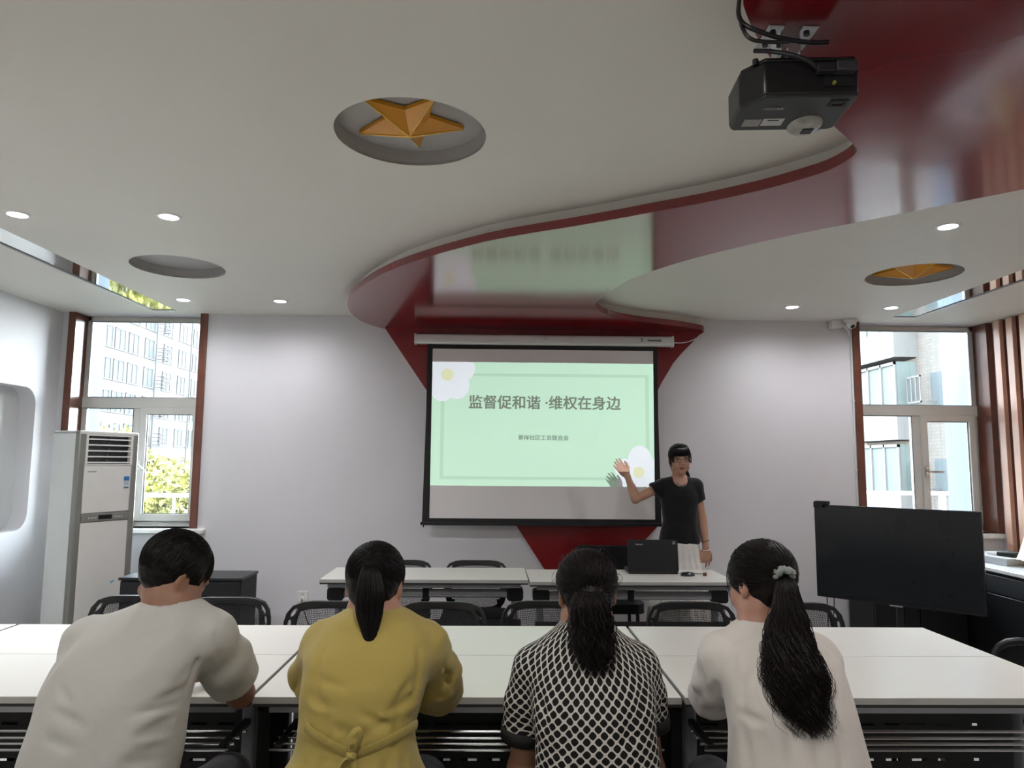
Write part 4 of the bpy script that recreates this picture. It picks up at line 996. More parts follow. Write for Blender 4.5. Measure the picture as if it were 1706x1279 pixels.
def skin(name, c, c2):
    m = M(name, c, .5, var=.05, scale=14, bump=.03, bscale=120); b = m.node_tree.nodes['Principled BSDF']
    b.inputs['Subsurface Weight'].default_value = .08; b.inputs['Subsurface Radius'].default_value = (.01, .004, .002); b.inputs['Subsurface Scale'].default_value = .5
    return m
def fabric(name, col, rough=.85, weave=900, var=.03, sheen=.2, wr=.12, wscale=14):
    m = M(name, col, rough, var=var, scale=5, spec=.25, sheen=sheen); n = m.node_tree; b = n.nodes['Principled BSDF']
    t = n.nodes.new('ShaderNodeTexCoord'); a = n.nodes.new('ShaderNodeTexNoise'); a.inputs['Scale'].default_value = wscale; a.inputs['Detail'].default_value = 5; a.inputs['Distortion'].default_value = .8
    n.links.new(t.outputs['Object'], a.inputs['Vector']); bu = n.nodes.new('ShaderNodeBump'); bu.inputs['Strength'].default_value = wr; bu.inputs['Distance'].default_value = .02
    n.links.new(a.outputs['Fac'], bu.inputs['Height']); n.links.new(bu.outputs[0], b.inputs['Normal']); return m
def hairmat(name, col, rough=.38):
    m = M(name, col, rough, var=.4, scale=60, spec=.22); m.node_tree.nodes['Principled BSDF'].inputs['Anisotropic'].default_value = .4; return m
m_hair = hairmat('black_hair', '0b0908', .42); m_hair_b = hairmat('dark_brown_hair', '120c09', .45)

def strands(mb, paths, r0=.0016, n=3):
    for p in paths:
        m = len(p); mb.tube([Vector(q) for q in p], [r0 * (1 - .75 * (i / (m - 1)) ** 3) for i in range(m)], n, cap=False)
def scalp_strands(P, tie, count, seed, r=(.080, .098, .085), cz=.033, lift=.004, region=None, jit=.05, steps=9, hi=1.0):
    """paths along the skull from the hairline to the tie point, in head coordinates, then mapped by P"""
    rng = np.random.RandomState(seed); r = np.array(r); cc = np.array((0, -.012, cz)); out = []
    t = (np.array(tie) - cc) / r; t /= np.linalg.norm(t)
    tries = 0
    while len(out) < count and tries < count * 30:
        tries += 1; v = rng.normal(size=3); v /= np.linalg.norm(v); p = cc + v * r
        if region is not None and not region(p): continue
        if v @ t > .994: continue
        ang = math.acos(max(-1, min(1, v @ t))); L = []; ph = rng.uniform(0, 6); am = rng.normal() * jit; ax = np.cross(v, t); ax /= max(np.linalg.norm(ax), 1e-6)
        for i in range(steps):
            f = i / (steps - 1) * .98; q = (v * math.sin((1 - f) * ang) + t * math.sin(f * ang)) / math.sin(ang); q = q + ax * am * math.sin(math.pi * f); q /= np.linalg.norm(q)
            L.append(P(*(cc + q * (r + lift * (1 + .5 * math.sin(ph)) * (.35 + .65 * math.sin(math.pi * min(1, f + .15)))))))
        out.append(L)
    return out
def tail_strands(guide, rad, count, seed, steps=16, wave=.0, wl=.1, flat=1.0, side=(1, 0, 0), back=(0, -1, 0), lenvar=.2, frizz=.0):
    """guide: list of points (tie to tip); rad: list of bundle radii along it"""
    rng = np.random.RandomState(seed); G = np.array(guide, float); dl = np.r_[0, np.cumsum(np.linalg.norm(np.diff(G, axis=0), axis=1))]; tot = dl[-1]; rad = np.array(rad, float); tr = np.linspace(0, 1, len(rad))
    side = np.array(side, float); back = np.array(back, float); out = []
    for _ in range(count):
        a = rng.uniform(0, 2 * math.pi); q = math.sqrt(rng.uniform(0, 1)); Lf = 1 - abs(rng.normal()) * lenvar; Lf = max(.35, min(1.04, Lf)); ph = rng.uniform(0, 1.2); w2_ = rng.uniform(.75, 1.25); L = []
        fx, fy = rng.normal(size=2) * frizz
        for i in range(steps):
            t = i / (steps - 1) * Lf; s_ = t * tot; p = np.array([np.interp(s_, dl, G[:, x]) for x in range(3)]); R_ = np.interp(t, tr, rad)
            ox = math.cos(a) * q * R_ + wave * t * math.sin(2 * math.pi * s_ / (wl * w2_) + ph * 2 + a * .4) + fx * t; oy = math.sin(a) * q * R_ * flat + wave * .6 * t * math.cos(2 * math.pi * s_ / (wl * w2_) + ph * 2) + fy * t
            L.append(p + side * ox + back * oy)
        out.append(L)
    return out

PANTS = {}
def legs(sd, xc, yc, side_w, knee_y, top=.56, off=0.0, shoes=False):
    for s_ in (-1, 1):
        hip = (xc + s_ * .09, yc + .02, top - .03); kn = (xc + s_ * side_w, knee_y, top - .03); an = (xc + s_ * side_w, knee_y - .02, .10)
        sd.chain([hip, kn], [.088 + off, .062 + off], k=.03); sd.chain([kn, an], [.058 + off, .040 + off], k=.02)
        if shoes: sd.chain([(an[0], an[1] - .04, .045), (an[0], an[1] + .07, .045), (an[0], an[1] + .15, .035)], [.042, .042, .034], k=.02)

# ------------------------------------------------------------ seated people
def merge(a, b, k=.02):
    q = np.clip(.5 + .5 * (a.D - b.D) / k, 0, 1); a.D = a.D * (1 - q) + b.D * q - k * q * (1 - q)
def sleeve(sd, pts, rs, inner=.018, k=.03, puff=None, wr=0.0, seed=1, sq=None):
    """a sleeve with an open end at its last point"""
    P_ = np.array(pts, float); lo = P_.min(0) - max(rs) - .03; hi = P_.max(0) + max(rs) + .03
    t = sd.clone(); t.D[:] = .2; t.chain(pts, rs, k=.02)
    if puff: puff(t)
    if wr: t.ripple(wr, seed, .05)
    d = P_[-1] - P_[-2]; d /= np.linalg.norm(d); t.plane(P_[-1], d, k=.006, lo=P_[-1] - .13, hi=P_[-1] + .13)
    t.cone(P_[-1] - d * .05, P_[-1] + d * .05, rs[-1] - inner, k=.004, op='s'); merge(sd, t, k)

def surf(prof, x, z, off=.006, n=2.4):
    A = np.array(prof); f = [np.interp(z, A[:, 0], A[:, c]) for c in range(1, 5)]; u = min(.995, abs(x - f[0]) / f[2]); return f[1] - f[3] * (1 - u ** n) ** (1 / n) - off
def onback(prof, x, z, off=0.0):
    y = 1.85
    for _ in range(6): y = surf(prof, x * y / 2.0, 1.5 - (1.5 - z) * y / 2.0, off)
    return (x * y / 2.0, y, 1.5 - (1.5 - z) * y / 2.0)
def person(spec):
    org = spec['origin']; e = T('person', spec['label'], 'person', org)
    lo, hi = spec['bbox']; h = spec.get('h', .006)
    b = SDF(lo, hi, h); prof = spec['prof']
    b.stack([(z, cx, cy, rx - .016, ry - .016) for z, cx, cy, rx, ry in prof], k=.0)
    nb, nt_ = spec['neck']; b.cone(nb, nt_, spec.get('neck_r', (.062, .054))[0], spec.get('neck_r', (.062, .054))[1], k=.04)
    for A in spec['arms']:
        b.cone(A['root'], A['sh'], .045, .046, k=.04); b.chain([A['sh'], A['el']], [.044, .037], k=.02); b.chain([A['el'], A['wr']], [.037, .025], k=.015)
        el = np.array(A['el']); b.cone(el + (np.array(A['wr']) - el) * .05, el + (np.array(A['wr']) - el) * .45, .040, .034, k=.02)
        fingers(b, A['wr'], A['hd'], A['hn'], A.get('hs', .95), curl=A.get('curl', .45), sgn=A['sg'])
    P = head(b, spec['hc'], spec['hR'], spec.get('hsc', 1.0))
    if spec.get('legs'): legs(b, *spec['legs'])
    body = b.mesh('body', spec['skin'], e)
    # garment
    g = SDF(lo, (hi[0], hi[1], spec.get('gtop', hi[2])), h); g.stack(prof, k=.0, n=spec.get('n', 2.4))
    for A in spec['arms']:
        g.cone(A['root'], A['sh'], spec.get('sr', (.05, .06))[0], spec.get('sr', (.05, .06))[1], k=.05)
    if 'pre' in spec: spec['pre'](g)
    for i, A in enumerate(spec['arms']): sleeve(g, A['sl'][0], A['sl'][1], wr=spec.get('wr', .0015), seed=i + 3)
    g.ripple(spec.get('rip', .0016), spec.get('seed', 1), .11, (1, 1, .5))
    for a, b_, w_, d_ in spec.get('creases', ()):
        if len(a) == 2: a = onback(prof, *a, .0); b_ = onback(prof, *b_, .0)
        g.crease(a, b_, w_, d_)
    nbv = np.array(nb, float); ntv = np.array(nt_, float); dn = (ntv - nbv) / np.linalg.norm(ntv - nbv); r_ = spec.get('open_r', .068)
    g.cone(nbv + dn * spec.get('open_from', .01), ntv + dn * .1, r_, r_ + .02, k=.006, op='s')
    if 'post' in spec: spec['post'](g)
    gm = g.mesh(spec['garment'], spec['gmat'], e, uv=spec.get('uv'))
    if 'glabel' in spec: gm['label'] = spec['glabel']
    return e, P, body, gm

def trousers(e, x, y, sw, ky, mat, lo, hi, name='trousers'):
    t = SDF(lo, hi, .009); t.stack([(.44, x, y, .175, .14), (.55, x, y, .18, .14), (.66, x, y, .165, .13)], k=0); legs(t, x, y, sw, ky, off=.014)
    t.plane((0, 0, .13), (0, 0, -1)); t.mesh(name, mat, e)
def shoes(e, x, sw, ky, mat):
    for s_ in (-1, 1):
        t = SDF((x + s_ * sw - .08, ky - .14, 0), (x + s_ * sw + .08, ky + .22, .16), .007)
        t.chain([(x + s_ * sw, ky - .06, .05), (x + s_ * sw, ky + .06, .05), (x + s_ * sw, ky + .13, .042)], [.05, .048, .040], k=.02); t.cone((x + s_ * sw, ky - .02, .08), (x + s_ * sw, ky - .02, .14), .05, .05, k=.02)
        t.plane((0, 0, .012), (0, 0, -1)); t.plane((0, 0, .13), (0, 0, 1)); t.mesh('shoe', mat, e)

sk_tan = skin('skin_tan', '8f6853', None); sk_light = skin('skin_light', 'a67a66', None)
m_dkpants = fabric('dark_trousers', '191a1f'); m_shoe = M('dark_shoe', '15130f', .5)

def cap(e, hc, R, sc, name, mat, cuts, extra=None, r=(.083, .101, .089), cz=.033, strand_sets=(), r0=.0017, hres=.005):
    """hair: a close shell over the skull plus many fine locks, all one mesh"""
    c = np.array(hc, float); P = lambda x, y, z: c + R @ (np.array((x, y, z)) * sc)
    s = SDF(c - .17, c + .17, hres); s.ell(P(0, -.012, cz), np.array(r) * sc, R, k=0)
    if extra: extra(s, P)
    for p, nrm, k in cuts: s.plane(P(*p), R @ np.array(nrm, float), k=k)
    s.ripple(.0012, 5, .02)
    o = s.mesh(name, mat, e); mb = MB()
    for paths, rr in strand_sets: strands(mb, [[q - np.array(e.location) for q in L] for L in paths], rr)
    me = bpy.data.meshes.new('locks'); me.from_pydata(mb.v, [], mb.f); me.shade_smooth(); me.materials.append(mat)
    bm = bmesh.new(); bm.from_mesh(o.data); bm.from_mesh(me); bm.to_mesh(o.data); bm.free(); o.data.shade_smooth(); bpy.data.meshes.remove(me)
    return o

FACECUT = lambda y=.045, z=-.02: [((0, y, 0), (0, 1, -.55), .01), ((0, 0, z), (0, .25, -1), .01)]

# ---- man in white shirt
mx = -.97
R1 = rotm(-38, 32, 6); h1 = (-.905, 2.09, 1.176)
man = dict(label='man seen from behind in a white T-shirt, head bowed, leaning on the desk', origin=(mx, 1.95, 0), bbox=((-1.30, 1.62, 0), (-.50, 2.80, 1.33)),
    prof=[(.42, -.99, 1.90, .185, .14), (.60, -.995, 1.91, .188, .145), (.70, -.992, 1.92, .187, .145), (.80, -.985, 1.94, .184, .14), (.90, -.975, 1.965, .184, .135), (.98, -.958, 1.99, .178, .125), (1.04, -.935, 2.015, .150, .105), (1.085, -.905, 2.045, .105, .080), (1.115, -.885, 2.06, .07, .06)],
    neck=((-.885, 2.045, 1.06), (-.900, 2.075, 1.15)), neck_r=(.062, .056), open_r=.067, open_from=.045,
    arms=[dict(root=(-.95, 2.02, 1.04), sh=(-1.095, 2.05, 1.0), el=(-1.135, 2.29, .805), wr=(-.985, 2.50, .790), hd=(.75, .6, -.02), hn=(0, 0, 1), sg=-1, sl=([(-1.098, 2.045, .998), (-1.128, 2.12, .91), (-1.142, 2.22, .845)], [.071, .068, .066])),
          dict(root=(-.86, 2.02, 1.05), sh=(-.780, 2.05, 1.02), el=(-.765, 2.27, .800), wr=(-.86, 2.50, .790), hd=(-.8, .5, -.02), hn=(0, 0, 1), sg=1, sl=([(-.785, 2.05, 1.02), (-.768, 2.13, .935), (-.762, 2.20, .862)], [.066, .074, .076]))],
    hc=h1, hR=R1, hsc=1.0, skin=sk_tan, garment='t_shirt', glabel='white crew neck T-shirt', gmat=fabric('white_shirt', 'b5b4af', wr=.18, wscale=9), sr=(.055, .064), legs=(mx, 1.88, .16, 2.32), seed=4, rip=.0022,
    creases=[((-0.8, 0.955), (-0.84, 0.9), 0.010, 0.0090), ((-0.8, 0.9), (-0.9, 0.86), 0.012, 0.0105), ((-0.8, 0.865), (-0.95, 0.83), 0.012, 0.0105), ((-0.8, 0.835), (-0.92, 0.79), 0.011, 0.0090),
             ((-0.8, 0.8), (-0.94, 0.775), 0.012, 0.0090), ((-0.8, 0.755), (-0.93, 0.735), 0.013, 0.0105), ((-0.81, 0.72), (-0.96, 0.71), 0.012, 0.0105), ((-0.79, 0.99), (-0.81, 0.89), 0.009, 0.0090),
             ((-.83, 1.94, 1.06), (-.95, 1.91, 1.045), 0.010, 0.0060), ((-1.10, 1.95, 1.02), (-1.13, 1.90, .95), 0.010, 0.0090), ((-1.15, 0.9), (-1.12, 0.86), 0.009, 0.0105), ((-1.16, 0.84), (-1.08, 0.8), 0.012, 0.0090), ((-1.17, 0.77), (-1.1, 0.74), 0.012, 0.0090)])
e, P, bo_, gm = person(man)
trousers(e, mx, 1.88, .16, 2.32, m_dkpants, (-1.30, 1.62, .1), (-.60, 2.5, .72)); shoes(e, mx, .16, 2.32, m_shoe)
short = scalp_strands(P, (0, .02, .125), 10, 1)
rng = np.random.RandomState(3); sset = []
cc_ = np.array((0, -.012, .033)); rr_ = np.array((.083, .101, .089))
for i in range(3600):
    v = rng.normal(size=3); v /= np.linalg.norm(v); p = cc_ + v * rr_
    if p[2] < -.066 - .02 * (abs(p[0]) < .05) or (p[1] > .045 and p[2] < .05): continue
    dn = np.array((rng.normal() * .25, -.25 if p[1] < .04 else .5, -1.0 if p[2] < .09 else -.3)); dn -= v * (dn @ v); dn /= np.linalg.norm(dn); L = []
    for t in range(5):
        q = p + dn * .010 * t; u = q - cc_; u /= np.linalg.norm(u / rr_); q = cc_ + u * (1 + .006 + .016 * t / 4 * rng.uniform(.2, 1.3)); L.append(P(*q))
    sset.append(L)
cap(e, h1, R1, 1.0, 'hair', m_hair, [((0, .050, .03), (0, 1, -.5), .01), ((0, 0, -.074), (0, .55, -1), .012)], extra=lambda s, P: (s.ell(P(0, -.040, -.008), np.array((.060, .050, .056)) * 1.0, R1, k=.02)), strand_sets=[(sset, .0013)])

# ---- woman in mustard coat
R2 = rotm(-6, 16, 0); h2 = (-.338, 2.085, 1.152)
m_mus = fabric('mustard_cotton', 'a4924e', .8, wr=.22, wscale=11)
wx = -.345
w2s = dict(label='woman seen from behind in a belted mustard coat with a straight black ponytail', origin=(wx, 1.95, 0), bbox=((-.66, 1.62, 0), (-.02, 2.80, 1.30)),
    prof=[(.36, -.355, 1.95, .235, .20), (.50, -.355, 1.94, .235, .19), (.62, -.36, 1.93, .222, .165), (.69, -.358, 1.92, .198, .145), (.745, -.352, 1.93, .160, .125), (.79, -.350, 1.94, .146, .115), (.86, -.348, 1.95, .152, .12), (.93, -.340, 1.965, .163, .122), (.99, -.332, 1.985, .168, .115), (1.04, -.325, 2.01, .145, .10), (1.075, -.322, 2.035, .105, .08), (1.10, -.322, 2.05, .075, .06)],
    neck=((-.325, 2.04, 1.04), (-.333, 2.06, 1.13)), neck_r=(.056, .050), open_r=.062, open_from=.035, sr=(.05, .062),
    arms=[dict(root=(-.38, 2.02, 1.03), sh=(-.458, 2.05, .99), el=(-.505, 2.27, .815), wr=(-.40, 2.48, .785), hd=(.7, .6, -.02), hn=(0, 0, 1), sg=-1, sl=([(-.462, 2.05, .985), (-.500, 2.13, .90), (-.502, 2.24, .845), (-.47, 2.33, .82)], [.066, .076, .068, .050])),
          dict(root=(-.27, 2.02, 1.03), sh=(-.198, 2.05, .99), el=(-.165, 2.27, .815), wr=(-.26, 2.48, .785), hd=(-.7, .6, -.02), hn=(0, 0, 1), sg=1, sl=([(-.195, 2.05, .985), (-.178, 2.13, .90), (-.172, 2.22, .835), (-.20, 2.32, .82)], [.068, .080, .074, .052]))],
    hc=h2, hR=R2, hsc=.96, skin=sk_light, garment='coat', glabel='mustard cotton coat with a centre back seam', gmat=m_mus, legs=(wx, 1.9, .13, 2.30), seed=9, rip=.002, wr=.003, gtop=1.2,
    creases=[((-0.335, 1.0), (-0.352, 0.74), 0.009, 0.0090), ((-0.455, 1.0), (-0.475, 0.86), 0.009, 0.0090), ((-0.205, 1.0), (-0.215, 0.87), 0.009, 0.0090),
             ((-0.445, 0.86), (-0.44, 0.75), 0.009, 0.0090), ((-0.255, 0.85), (-0.265, 0.74), 0.009, 0.0090),
             ((-0.215, 0.88), (-0.275, 0.835), 0.012, 0.0150), ((-0.205, 0.855), (-0.3, 0.82), 0.010, -0.0105), ((-0.22, 0.92), (-0.26, 0.86), 0.010, 0.0120),
             ((-0.49, 0.88), (-0.45, 0.845), 0.012, 0.0150), ((-0.49, 0.85), (-0.43, 0.83), 0.009, -0.0090), ((-0.47, 0.92), (-0.4, 0.9), 0.010, 0.0075),
             ((-0.43, 0.8), (-0.37, 0.775), 0.012, 0.0105), ((-0.33, 0.79), (-0.28, 0.81), 0.012, 0.0090), ((-0.4, 0.76), (-0.34, 0.78), 0.010, 0.0090), ((-0.35, 0.83), (-0.27, 0.8), 0.010, 0.0075),
             ((-.50, 1.98, .96), (-.52, 2.03, .89), 0.010, 0.0120), ((-.53, 2.03, .92), (-.55, 2.1, .86), 0.010, 0.0120), ((-.17, 2.02, .97), (-.14, 2.06, .90), 0.010, 0.0135), ((-.14, 2.03, .95), (-.12, 2.1, .86), 0.009, 0.0150), ((-.19, 2.0, .90), (-.14, 2.08, .84), 0.011, 0.0120), ((-.16, 2.06, .83), (-.10, 2.12, .88), 0.009, -0.0105),
             ((-0.45, 0.71), (-0.49, 0.62), 0.010, 0.0180), ((-0.41, 0.7), (-0.42, 0.6), 0.010, 0.0165), ((-0.29, 0.7), (-0.28, 0.6), 0.010, 0.0180), ((-0.24, 0.71), (-0.21, 0.6), 0.010, 0.0180), ((-0.5, 0.7), (-0.55, 0.6), 0.010, 0.0180)])
e, P, bo_, gm = person(w2s)
trousers(e, wx, 1.9, .13, 2.30, m_dkpants, (-.62, 1.66, .1), (-.06, 2.48, .72)); shoes(e, wx, .13, 2.30, m_shoe)
O = Vector(e.location)
bp = []
for i in range(41):
    t = i / 40; x = -.497 + .292 * t; z = .800 - .072 * math.sin(math.pi * min(1, t / .84)) ** 1.1 if t < .42 else None
    if t <= .42: z = .800 + (.727 - .800) * (t / .42) ** .75
    else: z = .727 + (.805 - .727) * ((t - .42) / .58) ** 1.35
    bp.append(onback(w2s['prof'], x, z, .004))
bl_ = MB(); bl_.tube([Vector(q) - O for q in bp], .0035, 10, flat=3.6)
kx, ky, kz = onback(w2s['prof'], -.375, .727, .012)
belt = bl_.build('belt', m_mus, e)
kn = MB(); kn.lathe([(.0001, -.012), (.010, -.009), (.014, 0), (.010, .009), (.0001, .012)], 14, Matrix.Translation(Vector((kx, ky, kz)) - O) @ Matrix.Rotation(.5, 4, 'Y')); kn.build('belt_knot', m_mus, belt)
for pts in ([(0, 0, .0), (-.010, -.008, .025), (.0, -.012, .055), (.018, -.012, .066), (.024, -.010, .050), (.014, -.006, .02), (.0, 0, .0)], [(0, 0, 0), (-.022, -.004, -.012), (-.03, -.002, -.045), (-.028, 0, -.085)], [(0, 0, 0), (.008, -.004, -.02), (.012, -.002, -.05), (.010, 0, -.10)]):
    b_ = MB(); b_.tube([Vector((kx + a, ky + c_, kz + d_)) - O for a, c_, d_ in smooth_line(pts, 2)], .0075, 8, flat=.3); b_.build('belt_loop' if len(pts) == 7 else 'belt_end', m_mus, belt)
S1 = scalp_strands(P, (0, -.088, .062), 1500, 11, r=(.080, .098, .086), region=lambda p: p[2] > -.075 + .9 * max(0, p[1]) and p[1] < .075, lift=.004)
G2 = [(-.338, 2.005, 1.222), (-.336, 1.978, 1.212), (-.332, 1.962, 1.165), (-.330, 1.945, 1.10), (-.324, 1.925, 1.05), (-.318, 1.905, 1.005)]
S2 = tail_strands(G2, [.012, .030, .040, .034, .018, .003], 1400, 12, flat=.5, lenvar=.14)
cap(e, h2, R2, .96, 'hair', m_hair, [((0, .062, .03), (0, 1, -.6), .01), ((0, 0, -.050), (0, .7, -1), .012)], extra=lambda s, P: s.ell(P(0, -.04, -.01), (.065, .058, .07), R2, k=.02), strand_sets=[(S1, .0011), (S2, .0012)])

# ---- woman in lattice blouse
R3 = rotm(4, 12, 0); h3 = (.256, 2.075, 1.135)
m_lat = bpy.data.materials.new('lattice_print'); m_lat.use_nodes = True
def _lat():
    n = m_lat.node_tree; b = n.nodes['Principled BSDF']; b.inputs['Roughness'].default_value = .75; b.inputs['Specular IOR Level'].default_value = .25
    uv = n.nodes.new('ShaderNodeUVMap'); uv.uv_map = 'cloth'; s = n.nodes.new('ShaderNodeSeparateXYZ'); n.links.new(uv.outputs[0], s.inputs[0])
    def mt(op, a, b_=None):
        x = n.nodes.new('ShaderNodeMath'); x.operation = op
        for i, q in enumerate((a, b_)):
            if q is None: continue
            if isinstance(q, (int, float)): x.inputs[i].default_value = q
            else: n.links.new(q, x.inputs[i])
        return x.outputs[0]
    U = mt('DIVIDE', s.outputs[0], .0265); V_ = mt('DIVIDE', s.outputs[1], .0255)
    a = mt('ABSOLUTE', mt('SUBTRACT', mt('FRACT', mt('ADD', mt('ADD', U, V_), 100)), .5)); c = mt('ABSOLUTE', mt('SUBTRACT', mt('FRACT', mt('ADD', mt('SUBTRACT', U, V_), 100)), .5))
    d = mt('ADD', mt('POWER', a, 3.2), mt('POWER', c, 3.2)); m = mt('LESS_THAN', d, .41 ** 3.2)
    mx_ = n.nodes.new('ShaderNodeMix'); mx_.data_type = 'RGBA'; n.links.new(m, mx_.inputs[0]); mx_.inputs[6].default_value = srgb('bdbab2') + (1,); mx_.inputs[7].default_value = srgb('0d0c0c') + (1,)
    n.links.new(mx_.outputs[2], b.inputs['Base Color'])
_lat()
def uv3(Q):
    th = np.arctan2(Q[:, 0] - .255, -(Q[:, 1] - 2.06)); r_ = np.hypot(Q[:, 0] - .255, Q[:, 1] - 2.06)
    return np.stack([th * .21, Q[:, 2] * 1.0 + (r_ - .2) * .2], 1)
w3s = dict(label='woman seen from behind in a black and white lattice print blouse, curly low ponytail', origin=(.26, 1.95, 0), bbox=((-.08, 1.62, 0), (.60, 2.62, 1.28)),
    prof=[(.42, .262, 1.91, .178, .15), (.60, .264, 1.92, .168, .135), (.70, .264, 1.93, .160, .128), (.80, .262, 1.945, .158, .122), (.88, .258, 1.965, .164, .12), (.94, .252, 1.99, .162, .11), (.985, .249, 2.01, .140, .095), (1.02, .249, 2.03, .105, .08), (1.055, .250, 2.045, .072, .062), (1.08, .250, 2.05, .066, .058)],
    neck=((.25, 2.04, 1.0), (.254, 2.06, 1.11)), neck_r=(.056, .050), open_r=.058, open_from=.05, sr=(.05, .056),
    arms=[dict(root=(.20, 2.02, .985), sh=(.112, 2.04, .935), el=(.078, 2.08, .66), wr=(.17, 2.27, .60), hd=(.5, .8, .05), hn=(-.3, 0, 1), sg=-1, sl=([(.112, 2.04, .935), (.092, 2.05, .85), (.080, 2.065, .772)], [.058, .060, .060])),
          dict(root=(.30, 2.02, .985), sh=(.388, 2.04, .94), el=(.432, 2.08, .66), wr=(.34, 2.27, .60), hd=(-.5, .8, .05), hn=(.3, 0, 1), sg=1, sl=([(.388, 2.04, .94), (.412, 2.05, .86), (.425, 2.06, .805)], [.058, .058, .056]))],
    hc=h3, hR=R3, hsc=.97, skin=sk_tan, garment='blouse', glabel='black blouse with a white lattice print and stand collar', gmat=m_lat, legs=(.26, 1.9, .12, 2.30), seed=14, rip=.0018, uv=uv3, gtop=1.2, h=.0055,
    creases=[((0.2, 0.86), (0.19, 0.72), 0.010, 0.0090), ((0.37, 0.84), (0.35, 0.74), 0.010, 0.0090), ((0.12, 0.9), (0.14, 0.8), 0.009, 0.0090), ((0.4, 0.9), (0.38, 0.82), 0.009, 0.0090), ((0.4, 0.78), (0.34, 0.76), 0.010, 0.0075), ((0.11, 0.76), (0.18, 0.73), 0.010, 0.0075), ((.445, 2.0, .88), (.45, 2.02, .82), 0.009, 0.0090), ((.07, 2.0, .86), (.06, 2.02, .79), 0.009, 0.0090)])
e, P, bo_, gm = person(w3s)
trousers(e, .26, 1.9, .12, 2.30, m_dkpants, (.0, 1.66, .1), (.52, 2.48, .72)); shoes(e, .26, .12, 2.30, m_shoe)
for a, b_, r_ in (((.0815, 2.062, .785), (.0785, 2.068, .748), .0615), ((.4235, 2.058, .815), (.427, 2.065, .780), .058)):
    a = Vector(a); b_ = Vector(b_); c_ = MB(); c_.tube([a - O * 0 - Vector(e.location), b_ - Vector(e.location)], r_, 28, cap=False); c_.tube([b_ - Vector(e.location), a - Vector(e.location)], r_ - .008, 28, cap=False)
    n_ = 28; c_.add([], []); k0 = 0; c_.f += [(28 + j, 28 + (j + 1) % 28, 56 + (28 - j - 1) % 28 if 0 else 56 + j, 56 + j) for j in range(0)]
    o = c_.build('cuff', M('cuff_black', '0f0e0e', .8), e); sm_ = o.modifiers.new('thick', 'SOLIDIFY'); sm_.thickness = .003; o['label'] = 'plain black sleeve cuff'
S1 = scalp_strands(P, (0, -.098, -.005), 1400, 21, r=(.082, .100, .086), region=lambda p: p[2] > -.075 + .9 * max(0, p[1]) and p[1] < .075, lift=.005, jit=.09)
G3 = [(.252, 1.995, 1.150), (.251, 1.955, 1.158), (.250, 1.938, 1.125), (.250, 1.935, 1.085), (.252, 1.925, 1.04), (.256, 1.915, .985), (.256, 1.912, .955)]
S2 = tail_strands(G3, [.022, .040, .047, .050, .048, .038, .018], 1400, 22, wave=.012, wl=.055, flat=.7, lenvar=.16, frizz=.016)
fz = scalp_strands(P, (0, -.098, -.005), 70, 23, r=(.086, .104, .092), region=lambda p: p[2] > -.05, lift=.012, jit=.25)
cap(e, h3, R3, .97, 'hair', m_hair_b, [((0, .062, .03), (0, 1, -.6), .01), ((0, 0, -.060), (0, .7, -1), .012)], extra=lambda s, P: (s.ell(P(0, -.04, -.01), (.066, .058, .07), R3, k=.02), s.ell(P(0, -.105, -.02), (.032, .020, .030), R3, k=.02), s.ell(P(.0, -.115, -.075), (.030, .018, .045), R3, k=.02)), strand_sets=[(S1, .0011), (S2, .0011), (fz, .0006)])

